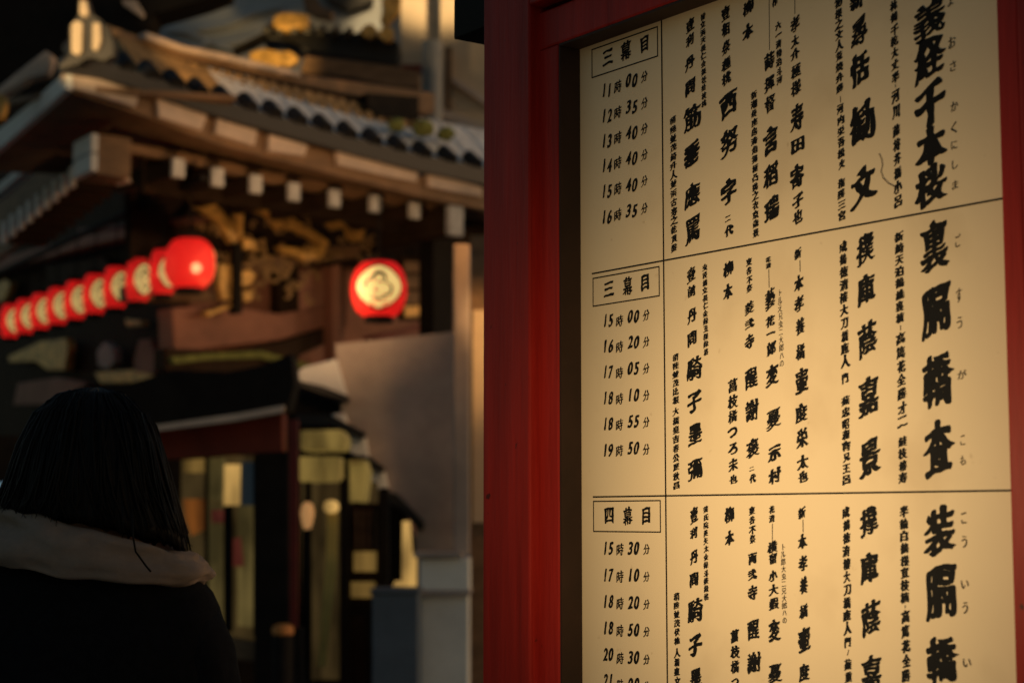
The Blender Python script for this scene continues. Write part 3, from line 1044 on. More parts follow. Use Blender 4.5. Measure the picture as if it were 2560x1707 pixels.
# --- the wall under the eave and its timbers
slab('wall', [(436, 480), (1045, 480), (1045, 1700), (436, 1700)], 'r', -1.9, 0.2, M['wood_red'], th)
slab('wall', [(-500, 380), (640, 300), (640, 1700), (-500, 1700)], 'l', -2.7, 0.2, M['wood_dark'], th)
slab('beam', [(-200, 640), (200, 540), (450, 492), (450, 510), (200, 566), (-200, 680)], 'l', -2.4, 0.2, M['wood_red'], th, 0.02)
slab('beam', [(395, 706), (520, 700), (640, 720), (770, 700), (778, 742), (640, 782), (500, 798), (400, 812)], 'r', -1.5, 0.25, M['wood_red'], th, 0.02)
slab('beam', [(300, 652), (430, 660), (520, 676), (530, 690), (430, 696), (300, 690)], 'r', -1.85, 0.2, M['wood'], th, 0.02)
slab('beam', [(380, 798), (520, 806), (640, 786), (780, 742), (790, 770), (660, 830), (520, 856), (380, 850)], 'r', -1.45, 0.2, M['wood_dark'], th, 0.02)
slab('beam', [(395, 820), (470, 812), (600, 806), (735, 842), (720, 850), (600, 822), (480, 826), (400, 835)], 'r', -1.38, 0.06, M['moss'], th)
slab('beam', [(420, 632), (560, 600), (700, 570), (830, 560), (830, 590), (700, 606), (560, 640), (430, 668)], 'r', -1.5, 0.15, M['wood'], th, 0.015)
# carved and gilded frieze
cz = []
cz.append([(444, 452), (492, 446), (508, 455), (498, 470), (516, 490), (542, 520), (548, 556), (534, 560), (505, 512), (470, 486), (450, 474)])
cz.append([(540, 470), (562, 474), (560, 552), (548, 540), (544, 500)])
cz.append([(588, 466), (634, 464), (650, 476), (640, 490), (660, 522), (640, 526), (618, 494), (592, 484)])
cz.append([(650, 470), (716, 478), (776, 500), (800, 520), (772, 528), (742, 500), (704, 494), (664, 490)])
cz.append([(648, 494), (676, 500), (700, 516), (690, 530), (664, 526)])
cz.append([(690, 520), (716, 524), (758, 556), (752, 572), (716, 546), (688, 534)])
cz.append([(640, 564), (704, 570), (756, 560), (744, 590), (706, 600), (690, 592), (648, 580)])
cz.append([(560, 545), (590, 552), (596, 570), (588, 576), (560, 572)])
cz.append([(800, 520), (842, 524), (838, 548), (820, 556), (806, 540)])
cz.append([(868, 508), (918, 510), (912, 522), (872, 522)])
cz.append([(505, 604), (534, 608), (540, 660), (536, 688), (512, 690), (504, 650)])
cz.append([(552, 624), (574, 618), (590, 632), (578, 654), (560, 660), (550, 648)])
cz.append([(556, 668), (586, 664), (580, 690), (562, 694)])
cz.append([(470, 716), (540, 694), (548, 700), (480, 728)])
for q in cz:
    slab('carving', q, 'r', -1.36, 0.09, M['gold'], th, 0.012)
slab('bracket', [(176, 524), (330, 508), (452, 496), (470, 504), (440, 512), (300, 524), (180, 534)], 'l', -1.6, 0.08, M['wood_red'], th, 0.01)
slab('post', rect(541, 560, 556, 720), 'r', -1.3, 0.1, M['black_wood'], th)
slab('post', [(764, 610), (784, 606), (784, 900), (764, 900)], 'r', -1.3, 0.14, M['wood_red'], th, 0.01)
# small scrolls of the carved frieze
rng = random.Random(5)
for zone, count in (((452, 500, 862, 600), 46), ((556, 600, 720, 690), 20)):
    sb_ = MB()
    for _ in range(count):
        x, y = rng.uniform(zone[0], zone[2]), rng.uniform(zone[1], zone[3])
        c = pr(x, y, -1.4)
        r0, a0 = rng.uniform(0.03, 0.075), rng.uniform(0, 6.28)
        sb_.tube([c + (RD * math.cos(a0 + q * 0.7) + Z * math.sin(a0 + q * 0.7)) * r0 * (1 - q * 0.09) for q in range(7)], [0.018 - q * 0.0015 for q in range(7)], 6)
    under(sb_.build('carving', M['gold_dull']), th)
# slatted shutter beside the right-hand lantern
sh = slab('shutter', rect(926, 590, 992, 735), 'r', -1.25, 0.08, M['wood_dark'], th)
for y0, y1 in ((600, 625), (632, 662), (668, 698), (702, 728)):
    e = slab('slat', rect(930, y0, 990, y1), 'r', -1.22, 0.02, M['wood'] if y0 < 700 else M['gold'], None, 0.004)
    under(e, sh)
slab('bracket', [(850, 772), (990, 738), (990, 752), (850, 790)], 'r', -1.15, 0.1, M['dark_red'], th)
slab('bracket', [(945, 806), (1050, 780), (1050, 836), (1000, 822), (950, 822)], 'r', -0.6, 0.3, M['black_wood'], th)
slab('carving', [(970, 796), (992, 792), (994, 804), (972, 812)], 'r', -1.0, 0.08, M['gold'], th, 0.01)
# timbers and gilding glimpsed behind the lantern row
for q, mm in (([(18, 818), (90, 784), (150, 776), (156, 800), (148, 850), (108, 850), (80, 830), (20, 832)], 'gold'),
              ([(10, 640), (24, 652), (8, 690), (-20, 700), (-20, 660)], 'gold'),
              ([(286, 732), (322, 736), (326, 748), (290, 750)], 'gold'),
              ([(318, 780), (344, 778), (350, 800), (366, 820), (362, 856), (310, 858), (306, 830)], 'wood_red'),
              ([(238, 784), (258, 800), (262, 830), (244, 848), (224, 840), (222, 806)], 'stone_pink'),
              ([(384, 800), (440, 790), (480, 812), (470, 850), (384, 860)], 'stone_pink'),
              ([(215, 855), (310, 848), (352, 862), (350, 878), (230, 880)], 'gold'),
              ([(40, 880), (130, 866), (200, 880), (120, 930), (30, 930)], 'wood_red'),
              ([(100, 610), (240, 590), (260, 640), (120, 660)], 'wood_dark')):
    slab('carving' if mm == 'gold' else 'bracket', q, 'l', -2.5, 0.1, M[mm], th, 0.012)
slab('dark_backing', [(664, 872), (790, 850), (836, 1000), (836, 1060), (878, 1140), (930, 1175), (955, 1240), (975, 1300), (975, 1755), (664, 1755)], 'd', 13.3, 0.1, M['black_wood'], th)  # black sheet added to make the gap left of the steps dark
# pale stone wall stepping down to the right of the entrance
sw = group_thing('stepped_wall', pd(900, 1568, 12.9) * 1.0, 'pinkish stone wall stepping down behind the lamps with small dark caps', 'wall')
slab('wall', [(770, 790), (1062, 760), (1062, 1700), (952, 1700), (955, 1215), (925, 1150), (878, 1130), (878, 1068), (836, 1050), (836, 990), (790, 975), (780, 920)], 'd', 12.9, 0.3, M['stone_pink'], sw)
for top, cap in (([(661, 868), (700, 842), (772, 824), (796, 910), (740, 892)], [(661, 868), (740, 886), (798, 908), (792, 924), (740, 908), (664, 880)]),
                 ([(762, 950), (790, 948), (800, 980), (768, 980)], [(680, 952), (760, 952), (838, 992), (832, 1010), (760, 978), (680, 978)]),
                 ([(800, 990), (838, 1000), (846, 1050), (806, 1042)], [(822, 1046), (848, 1048), (884, 1074), (876, 1086), (836, 1068)]),
                 ([(846, 1062), (882, 1082), (892, 1126), (850, 1120)], [(866, 1124), (908, 1132), (975, 1200), (968, 1222), (920, 1170), (870, 1142)])):
    slab('riser', top, 'd', 12.8, 0.25, M['stone_grey'], sw, 0.01)
    slab('cap', cap, 'd', 12.68, 0.3, M['tile'], sw, 0.01)

# ================================================================== BUILDINGS ABOVE AND BEHIND
gb = group_thing('gabled_hall', pd(600, 1188, 19) - Z * CAM_Z, 'grey plastered upper hall with curved gable lines above the tiled eave', 'building')
slab('wall', [(200, -500), (960, -500), (960, 330), (200, 330)], 'd', 19.0, 0.4, M['plaster_blue'], gb)
for q in ([(440, 62), (520, 48), (580, 20), (640, 10), (640, 22), (585, 34), (525, 62), (450, 74)], [(500, 95), (560, 84), (620, 60), (624, 70), (566, 98), (505, 108)],
          [(420, 110), (480, 92), (540, 110), (534, 120), (480, 104), (424, 122)], [(380, 60), (430, 64), (500, 100), (496, 110), (430, 78), (384, 74)]):
    slab('moulding', q, 'd', 18.92, 0.1, M['plaster_blue'], gb, 0.02)
slab('gable_board', [(690, -20), (716, -20), (738, 16), (764, 26), (760, 40), (724, 34), (700, 20)], 'd', 18.6, 0.2, M['wood'], gb)
slab('gable_board', [(716, -40), (850, -40), (856, 0), (800, 20), (752, 0)], 'd', 18.8, 0.2, M['tile_mid'], gb)

pv = group_thing('dormer_roof', pd(760, 1188, 16.5) - Z * CAM_Z, 'small dark tiled dormer roof hung with lit gilded ornaments', 'roof')
slab('roof', [(602, 76), (640, 64), (708, 64), (760, 72), (834, 76), (890, 84), (918, 98), (916, 152), (881, 147), (800, 136), (720, 124), (679, 111), (640, 92), (600, 92)], 'd', 16.5, 0.4, M['tile'], pv, 0.02)
slab('barge_board', [(532, 114), (572, 92), (604, 76), (612, 86), (580, 104), (536, 122)], 'd', 16.4, 0.15, M['black_wood'], pv)
slab('eave', [(700, 128), (800, 140), (900, 152), (964, 166), (964, 206), (900, 198), (808, 180), (690, 164)], 'd', 16.3, 0.2, M['wood'], pv, 0.01)
slab('ornament', [(570, 122), (590, 114), (614, 111), (640, 118), (664, 116), (686, 130), (680, 142), (660, 150), (640, 146), (630, 162), (618, 164), (606, 152), (590, 154), (576, 142)], 'd', 16.2, 0.15, M['gold'], pv, 0.02)
slab('ornament', [(622, 56), (630, 36), (650, 28), (690, 30), (708, 34), (706, 66), (680, 62), (654, 70), (634, 64)], 'd', 16.3, 0.15, M['gold'], pv, 0.02)
for x, y in ((848, 72), (888, 78)):
    c = pd(x, y, 16.2)
    under(MB().tube([c, c + Vector((0, .12, 0))], [0.07, 0.06], 14).build('ornament', M['gold'], smooth=False), pv)
slab('ornament', [(876, -4), (922, -10), (918, 30), (884, 60), (872, 50), (880, 24)], 'd', 16.4, 0.1, M['gold'], pv, 0.02)
for x in range(10):
    xx = 612 + x * 31
    c = pd(xx, 70 + max(0, (x - 3)) * 3.2, 16.35)
    under(MB().tube([c, c + Vector((0, .3, 0.12))], 0.04, 8).build('tile_end', M['tile']), pv)

tw = group_thing('corner_tower', pd(1040, 1188, 17.5) - Z * CAM_Z, 'tall cream tower wall glowing gold in the last light, with a dark recess', 'building')
slab('wall', [(921, -500), (1500, -500), (1500, 420), (966, 420), (966, 150), (921, 150)], 'd', 17.5, 0.4, M['cream'], tw)
slab('sill', [(918, 149), (968, 149), (968, 162), (918, 158)], 'd', 17.3, 0.2, M['dark_red'], tw)
slab('pilaster', [(1022, 108), (1038, 108), (1036, 250), (1024, 250)], 'd', 17.4, 0.1, M['wood'], tw)
slab('band', [(989, 243), (1050, 262), (1130, 294), (1300, 360), (1300, 400), (1130, 326), (1050, 288), (995, 262)], 'd', 17.2, 0.25, M['fascia'], tw, 0.01)
slab('band', [(1040, 175), (1130, 235), (1130, 250), (1040, 190)], 'd', 17.42, 0.1, M['fascia'], tw)
dp = group_thing('downpipe', pd(1000, 1188, 16.9) - Z * CAM_Z, 'grey downpipe running down the cream tower beside the roof', 'pipe')
c0_, c1_, c2_ = pd(1003, -300, 16.9), pd(1003, 98, 16.9), pd(992, 290, 16.9)
under(MB().tube([c0_, c1_], 0.04, 12).build('upper_pipe', M['steel'], smooth=True), dp)
under(MB().tube([Vector((c2_.x, c2_.y, c1_.z)), c2_], 0.105, 16).build('lower_pipe', M['steel'], smooth=False), dp)

for i, (x, y, r_, lab) in enumerate(((912, 288, 0.07, 'leftmost of the round mossy clumps on the grey tiles'),
                                    (972, 295, 0.09, 'middle round mossy clump on the grey tiles below the downpipe'),
                                    (1024, 308, 0.075, 'rightmost round mossy clump on the tiles near the notice case'))):
    p = pr(x, y, -0.12)
    me = MB()
    bm = me.bm
    bmesh.ops.create_icosphere(bm, subdivisions=3, radius=r_)
    for v in bm.verts:
        v.co *= 1 + 0.3 * noise.noise(v.co * 22 + Vector((i, 0, 0)))
        v.co.z *= 0.85
    o = me.build('moss_clump', M['moss'], smooth=True)
    o.location = p
    tag(o, lab, 'moss', 'moss clumps on the roof')

# ================================================================== ENTRANCE KIOSK
kd = 10.8
ki = group_thing('entrance_booth', pd(520, 1188, kd) - Z * CAM_Z, 'dark entrance booth with red lintel and lit windows behind the woman', 'booth')
slab('eave', [(180, 905), (300, 880), (400, 850), (520, 856), (600, 840), (668, 812), (676, 880), (660, 940), (540, 962), (400, 978), (180, 1000)], 'd', kd - 0.4, 0.3, M['black_wood'], ki)
slab('eave_edge', [(180, 1000), (400, 970), (540, 950), (652, 930), (650, 946), (540, 966), (400, 984), (180, 1014)], 'd', kd - 0.45, 0.05, M['fascia'], ki)
slab('lintel', [(180, 1010), (400, 984), (650, 948), (650, 1038), (590, 1042), (400, 1054), (180, 1060)], 'd', kd - 0.05, 0.2, M['dark_red'], ki, 0.01)
slab('dark_backing', [(-300, 1000), (680, 1000), (680, 1700), (-300, 1700)], 'd', kd + 1.6, 0.1, M['wood_dark'], ki)
slab('post', [(584, 1040), (664, 1036), (664, 1700), (584, 1700)], 'd', kd - 0.1, 0.3, M['black_wood'], ki, 0.01)
slab('sill', [(380, 1440), (590, 1478), (590, 1520), (380, 1500)], 'd', kd - 0.05, 0.2, M['wood'], ki, 0.01)
# lit windows: each pane with its own colour
win = [([(478, 1050), (515, 1050), (512, 1150), (480, 1150)], 'pane_green', 0), ([(512, 1066), (552, 1066), (550, 1160), (512, 1160)], 'pane_gold', 0.03),
       ([(552, 1060), (582, 1060), (582, 1160), (552, 1160)], 'pane_blue', 0.05),
       ([(420, 1145), (470, 1145), (470, 1215), (440, 1230), (424, 1190)], 'pane_orange', 0), ([(472, 1158), (512, 1158), (512, 1440), (470, 1430)], 'pane_green', 0.02),
       ([(484, 1170), (520, 1170), (518, 1200), (486, 1200)], 'pane_pink', -0.02), ([(546, 1160), (582, 1160), (580, 1440), (546, 1436)], 'pane_green', 0.02),
       ([(528, 1240), (552, 1232), (560, 1300), (536, 1300)], 'pane_pink', -0.02), ([(420, 1052), (474, 1052), (474, 1085), (420, 1085)], 'pane_warm', 0.03)]
slab('door_glass', [(416, 1046), (586, 1044), (586, 1470), (416, 1446)], 'd', kd + 0.34, 0.02, M['pane_door'], ki)
for q, mm, off in win:
    slab('pane', q, 'd', kd + 0.25 + off, 0.02, M[mm], ki)
for q in (rect(514, 1160, 532, 1450), rect(470, 1044, 476, 1450), rect(582, 1044, 586, 1460)):
    slab('mullion', q, 'd', kd + 0.15, 0.05, M['black_wood'], ki)

bo = group_thing('bollard', pd(652, 1430, 9.8), 'short dark bollard with an orange top in front of the booth post', 'bollard')
c = pd(650, 1438, 9.8)
bo.location = (c.x, c.y, 0)
bpy.context.view_layer.update()
under(MB().lathe([(0.075, 0), (0.07, 0.05), (0.06, 0.06), (0.06, c.z - 0.05), (0.055, c.z - 0.045)], 20, (c.x, c.y, 0)).build('shaft', M['black_wood'], smooth=False), bo)
under(MB().lathe([(0.058, c.z - 0.043), (0.062, c.z - 0.03), (0.06, c.z), (0.03, c.z + 0.014)], 20, (c.x, c.y, 0)).build('top', mat('orange_paint', (0.62, 0.24, 0.06), 0.5)), bo)

pt = group_thing('signpost', pd(676, 1188, 10.2) - Z * CAM_Z, 'thin reddish brown post standing right of the booth', 'post')
slab('shaft', [(664, 964), (684, 964), (682, 1440), (666, 1440)], 'd', 10.2, 0.06, M['red_dark'], pt)
slab('foot', [(655, 1440), (692, 1440), (700, 1755), (650, 1755)], 'd', 10.2, 0.12, M['black_wood'], pt)

# square shaded lamps and screens left of the white pillar
def shaded_lamp(loc_px, d, body, cap, base, label, m_body):
    t = group_thing('standing_lamp', pd(loc_px, 1188, d) - Z * CAM_Z, label, 'lamp', 'shaded lamps beside the entrance')
    slab('shade', body, 'd', d, 0.3, m_body, t, 0.01)
    slab('cap', cap, 'd', d - 0.05, 0.4, M['pane_yellow'], t, 0.015)
    slab('stand', base, 'd', d + 0.05, 0.1, M['black_wood'], t)
    return t


shaded_lamp(735, 11.2, rect(688, 1048, 780, 1106), [(690, 988), (784, 986), (796, 1008), (790, 1032), (690, 1034)], rect(700, 1106, 712, 1755), 'pale yellow square lamp with a broad cap right of the thin post', M['pane_yellow'])
shaded_lamp(825, 11.5, [(802, 1064), (838, 1062), (848, 1080), (838, 1152), (802, 1152)], [(798, 1056), (836, 1054), (842, 1064), (800, 1068)], rect(815, 1152, 826, 1755), 'small mustard lamp below the stone steps', M['pane_yellow'])

lt = group_thing('bulb_lamp', pd(706, 1188, 11.0) - Z * CAM_Z, 'glowing bulb lamp on a dark stem under the yellow shade', 'lamp')
c = pd(706, 1178, 11.0)
under(MB().lathe([(0.02, -0.1), (0.035, -0.06), (0.045, 0.0), (0.035, 0.05), (0.012, 0.07)], 16, c).build('bulb', M['lamp'], smooth=True), lt)
under(MB().lathe([(0.03, 0), (0.03, c.z - 0.1)], 10, (c.x, c.y, 0)).build('stem', M['black_wood']), lt)

fl = group_thing('banner', pd(765, 1188, 10.9) - Z * CAM_Z, 'narrow yellow banner tapering down from a pale round lamp', 'banner')
slab('cloth', [(752, 1176), (776, 1176), (772, 1310), (756, 1450), (748, 1530), (730, 1530), (738, 1400), (748, 1290)], 'd', 10.9, 0.03, mat('olive_cloth', (0.62, 0.47, 0.14), 0.9), fl)
c = pd(761, 1163, 10.85)
under(MB().lathe([(0.02, -0.04), (0.045, -0.025), (0.05, 0.0), (0.04, 0.03), (0.01, 0.04)], 16, c).build('lamp_globe', M['pane_gold'], smooth=True), fl)

ls_ = group_thing('folding_screen', pd(840, 1188, 11.4) - Z * CAM_Z, 'dark lattice screen with dim yellow panels beside the grey cabinet', 'screen')
slab('frame', rect(800, 1155, 875, 1755), 'd', 11.45, 0.06, M['wood_dark'], ls_)
for q in (rect(812, 1266, 864, 1312), rect(806, 1336, 862, 1372)):
    slab('panel', q, 'd', 11.40, 0.03, M['pane_warm'], ls_)
for xx in (816, 830, 845, 860):
    slab('bar', rect(xx, 1170, xx + 5, 1262), 'd', 11.41, 0.03, M['wood'], ls_)
slab('glass', rect(692, 1106, 868, 1560), 'd', 11.9, 0.02, M['pane_door'], ls_)
slab('post', rect(872, 1120, 892, 1755), 'd', 11.3, 0.1, M['black_wood'], ls_)
slab('post', rect(780, 1100, 800, 1755), 'd', 11.3, 0.1, M['black_wood'], ls_)

gs = group_thing('floor_lamp', pd(932, 1188, 11.0) - Z * CAM_Z, 'slim glowing gold upright lamp standing behind the grey cabinet', 'lamp')
slab('shade', [(924, 1196), (942, 1196), (946, 1270), (956, 1275), (956, 1375), (922, 1375)], 'd', 11.0, 0.08, M['pane_gold'], gs, 0.008)
slab('base', rect(915, 1375, 958, 1755), 'd', 11.02, 0.1, M['black_wood'], gs)
c = pd(915, 1345, 10.9)
under(MB().lathe([(0.02, -0.03), (0.035, 0), (0.02, 0.03)], 14, c).build('bulb', M['pane_gold'], smooth=True), gs)

cb = group_thing('utility_cabinet', pd(908, 1188, 10.2) - Z * CAM_Z, 'blue grey metal cabinet standing left of the white pillar', 'cabinet')
slab('body', rect(854, 1360, 960, 1740), 'd', 10.2, 0.35, M['bluegrey'], cb, 0.008)
slab('lid', rect(850, 1352, 963, 1362), 'd', 10.18, 0.4, M['bluegrey'], cb, 0.004)

wp = group_thing('white_pillar', pd(1030, 1188, 10.6) - Z * CAM_Z, 'pale square pillar on a wider moulded base left of the notice case', 'pillar')
slab('shaft', rect(1042, 560, 1078, 1274), 'd', 10.8, 0.2, M['stone_pink'], wp, 0.01)
slab('base', rect(963, 1282, 1078, 1356), 'd', 10.62, 0.5, M['stone_grey'], wp, 0.01)
slab('base', rect(966, 1366, 1076, 1755), 'd', 10.62, 0.5, M['stone_grey'], wp, 0.01)
slab('cornice', rect(950, 1268, 1060, 1280), 'd', 10.55, 0.6, M['stone_pink'], wp, 0.004)
slab('cornice', rect(955, 1355, 1080, 1368), 'd', 10.56, 0.6, M['stone_pink'], wp, 0.004)

rp = group_thing('side_screen_wall', pd(1120, 1188, 11.2) - Z * CAM_Z, 'narrow gold lit wall between the white pillar and the notice case', 'wall')
slab('wall', rect(1080, 540, 1300, 1755), 'd', 11.3, 0.2, M['wood'], rp)
slab('panel', rect(1086, 712, 1300, 1200), 'd', 11.26, 0.05, M['cream'], rp)

# blue lit sign edge at far left
bs = group_thing('light_box', pd(0, 1188, 9.5) - Z * CAM_Z, 'cool blue white lit sign edge at the far left behind the woman', 'sign')
slab('face', rect(-60, 1108, 14, 1250), 'd', 9.5, 0.02, M['sign_blue'], bs)
slab('case', rect(-64, 1100, 18, 1755), 'd', 9.53, 0.15, M['black_wood'], bs)

# ================================================================== PAPER LANTERNS
def lantern_body(rad, tall=1.0):
    """ribbed paper globe"""
    b = MB()
    prof = []
    H = rad * 1.04 * tall
    for i in range(41):
        a = -1.28 + 2.56 * i / 40
        r_ = rad * math.cos(a * 0.93) ** (0.72 if tall < 1.1 else 0.5) if abs(a) < 1.6 else 0
        prof.append((r_ + (0.006 * rad if i % 2 else -0.014 * rad), H * math.sin(a) / math.sin(1.28) * 0.95))
    b.lathe(prof, 40)
    return b, prof


def shell_patch(prof, az, half, poly, lift, zs=1.0):
    """flat outline (unit coordinates) wrapped on the lantern's globe, facing azimuth az"""
    b = MB()
    rad = max(r_ for r_, _ in prof)
    n_ = 9

    def wrap(x, z):
        z_ = z * half * zs
        k_ = min(range(len(prof)), key=lambda i: abs(prof[i][1] - z_))
        r_ = (prof[k_][0] + prof[max(0, k_ - 1)][0]) / 2 + lift + 0.006 * rad
        t_ = az + math.asin(max(-0.99, min(0.99, x * half / rad)))
        return Vector((r_ * math.cos(t_), r_ * math.sin(t_), z_))
    if poly == 'disc':
        ctr = b.bm.verts.new(wrap(0, 0))
        prev = None
        for j in range(1, n_):
            ring = [b.bm.verts.new(wrap(j / (n_ - 1) * math.cos(2 * math.pi * i / 36), j / (n_ - 1) * math.sin(2 * math.pi * i / 36))) for i in range(36)]
            for i in range(36):
                if prev is None:
                    b.bm.faces.new([ctr, ring[i], ring[(i + 1) % 36]])
                else:
                    b.bm.faces.new([prev[i], ring[i], ring[(i + 1) % 36], prev[(i + 1) % 36]])
            prev = ring
    else:                                             # list of arcs: centre, radius, start, end, width
        for cx, cz, r_, a0, a1, wd in poly:
            m_ = 18
            pr_ = None
            for i in range(m_ + 1):
                a = a0 + (a1 - a0) * i / m_
                ww = wd * (0.35 + 0.65 * math.sin(math.pi * i / m_))
                v1 = b.bm.verts.new(wrap(cx + (r_ - ww) * math.cos(a), cz + (r_ - ww) * math.sin(a)))
                v2 = b.bm.verts.new(wrap(cx + (r_ + ww) * math.cos(a), cz + (r_ + ww) * math.sin(a)))
                if pr_:
                    b.bm.faces.new([pr_[0], v1, v2, pr_[1]])
                pr_ = (v1, v2)
    return b


CREST = [(0.02, 0.34, 0.27, -0.5, 3.6, 0.10), (0.30, -0.12, 0.27, -2.2, 1.7, 0.06), (0.02, -0.2, 0.36, 3.5, 5.9, 0.055),
         (-0.32, 0.06, 0.26, 1.2, 3.9, 0.05), (0.08, 0.08, 0.14, 0.3, 3.0, 0.05), (-0.05, -0.1, 0.12, 2.6, 5.4, 0.05), (0, 0, 0.98, 0.0, 3.2, 0.05), (0, 0, 0.98, 3.1, 6.3, 0.05)]


def lantern(loc, rad, az, label, group=None, patch=True, paper='paper_cream', tall=1.0):
    t = group_thing('paper_lantern', (0, 0, 0), label, 'lantern', group)
    b, prof = lantern_body(rad, tall)
    zt, zb = prof[-1][1], prof[0][1]
    body = b.build('paper_globe', M['paper_red'], t, smooth=True)
    rt_, rb_ = prof[-1][0], prof[0][0]
    MB().lathe([(rt_ + 0.006, zt - 0.004), (rt_ + 0.008, zt + 0.03), (rt_ - 0.01, zt + 0.032)], 28).build('top_ring', M['black_wood'], t)
    MB().lathe([(rb_ - 0.01, zb - 0.036), (rb_ + 0.008, zb - 0.034), (rb_ + 0.006, zb + 0.004)], 28).build('bottom_ring', M['black_wood'], t)
    MB().tube([(0, 0, zt + 0.03), (0, 0, zt + 0.45)], 0.006, 8).build('cord', M['black_wood'], t)
    if patch:
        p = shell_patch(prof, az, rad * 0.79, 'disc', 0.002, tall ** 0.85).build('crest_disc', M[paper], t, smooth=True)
        shell_patch(prof, az, rad * 0.79, CREST, 0.005, tall ** 0.85).build('crest', M['ink'], p)
    lb = MB()
    bmesh.ops.create_uvsphere(lb.bm, u_segments=16, v_segments=10, radius=0.2 * rad)
    bu = lb.build('bulb', M['bulb'], t, smooth=True)
    bu.location = (0.3 * rad * math.cos(az - 1.2), 0.3 * rad * math.sin(az - 1.2), -rad * 0.18)
    t.location = loc
    return t


def az_of(v):
    return math.atan2(v.y, v.x)


e0, e1 = pd(436, 606, 13.2), pd(24, 738, 18.7)
rowdir = (e0 - e1)
rowdir.z = 0
rowdir.normalize()
rowaz = az_of(rowdir)
lr = lantern(pd(870, 665, 11.6), 0.19, az_of((CAM - pd(870, 665, 11.6))), 'single red paper lantern with a cream crest hanging right of the row, facing out')
first = lantern(e0, 0.195, rowaz + 1.9, 'nearest and largest red lantern of the row, its plain side outwards', 'red paper lanterns hung in a row')
proto = lantern(e0 + (e1 - e0) / 9, 0.108, rowaz + 0.26, 'second red lantern of the row, beside the large plain one', 'red paper lanterns hung in a row', paper='paper_cream_dim', tall=1.72)
orders = ['third', 'fourth', 'fifth', 'sixth', 'seventh', 'eighth', 'ninth', 'tenth']


def copy_tree(o, parent=None):
    c = o.copy()
    COL.objects.link(c)
    if parent is not None:
        c.parent = parent
    for ch in o.children:
        copy_tree(ch, c)
    return c


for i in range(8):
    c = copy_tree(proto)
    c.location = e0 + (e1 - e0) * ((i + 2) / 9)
    c['label'] = f'{orders[i]} red lantern of the row, counted leftwards from the large plain one'
    if i == 7:
        c['label'] = 'last red lantern of the row, cut off at the left'

# the pole the row hangs from
pole = MB().tube([e0 + Z * 0.62 + rowdir * 0.3, e1 + Z * 0.62 - rowdir * 1.0], 0.03, 8).build('hanging_rail', M['black_wood'])
tag(pole, 'dark rail above the row of red lanterns', 'rail')

# ================================================================== LAMPS AND ADDED FILL SPOTS
c = pd(190, 90, 11.9)
spot('ridge_end_fill', c + Vector((-0.4, -1.6, -0.5)), c, 190, (1.0, 0.66, 0.3), 24, 0.6, 0.05)  # added spot without a fixture, gilds the ridge end
c = pd(630, 135, 16.2)
spot('dormer_fill', c + Vector((0.2, -1.6, -0.9)), c, 170, (1.0, 0.62, 0.22), 30, 0.9, 0.05)  # added spot that brightens the dormer's gold ornaments
c = pd(1012, -110, 17.5)
spot('tower_sun_fill', c + Vector((0.6, -5.0, 2.0)), c, 2500, (1.0, 0.68, 0.32), 17.5, 0.5, 0.1)  # added spot in place of low sunlight on the tower wall
c = pd(700, 520, 13)
spot('frieze_fill', c + Vector((0.3, -2.2, -1.0)), c, 165, (1.0, 0.55, 0.24), 75, 1.0, 0.1)  # added warm fill for the dark carvings under the eave
c = pd(1062, 680, 10.8)
spot('pillar_lamp', c + Vector((0.12, -0.5, 0.75)), c, 30, (1.0, 0.43, 0.11), 60, 1.0, 0.05)
c = pd(1100, 800, 11.3)
spot('screen_lamp', c + Vector((0.35, -1.0, 0.4)), c, 34, (1.0, 0.55, 0.2), 50, 0.8, 0.05)
c = pd(480, 140, 14)
spot('ridge_band_fill', c + Vector((0.2, -1.6, -0.4)), c, 22, (1.0, 0.55, 0.18), 70, 1.0, 0.08)  # added spot that warms the ridge band

# ================================================================== THE WOMAN IN FRONT
PD = 2.7
MP = PD / 3984.0


def wx(px_):
    return (px_ - 1176) * MP


def wz(py_):
    return pd(1176, py_, PD).z


pc = Vector((wx(205), PD, 0))
ps = group_thing('person', pc, 'person seen from behind with black shoulder length hair, taupe scarf and dark coat', 'person')

# body: one skinned surface
vs_ = [(0, 0, 0.92), (0, 0, 1.08), (0, 0, 1.24), (0, 0.0, 1.33), (0, 0.01, 1.40), (0, 0.015, 1.47), (0, 0.01, 1.54),
       (-0.13, 0, 1.23), (-0.21, 0.0, 1.05), (-0.20, 0.08, 0.86), (0.13, 0, 1.23), (0.21, 0.0, 1.05), (0.20, 0.08, 0.86),
       (-0.09, 0, 0.86), (-0.1, 0.01, 0.48), (-0.1, -0.02, 0.09), (-0.1, 0.12, 0.04), (0.09, 0, 0.86), (0.1, 0.01, 0.48), (0.1, -0.02, 0.09), (0.1, 0.12, 0.04)]
ed_ = [(0, 1), (1, 2), (2, 3), (3, 4), (4, 5), (5, 6), (2, 7), (7, 8), (8, 9), (2, 10), (10, 11), (11, 12), (0, 13), (13, 14), (14, 15), (15, 16), (0, 17), (17, 18), (18, 19), (19, 20)]
ra_ = [0.13, 0.105, 0.10, 0.05, 0.06, 0.088, 0.075, 0.04, 0.04, 0.032, 0.04, 0.04, 0.032, 0.085, 0.055, 0.04, 0.035, 0.085, 0.055, 0.04, 0.035]
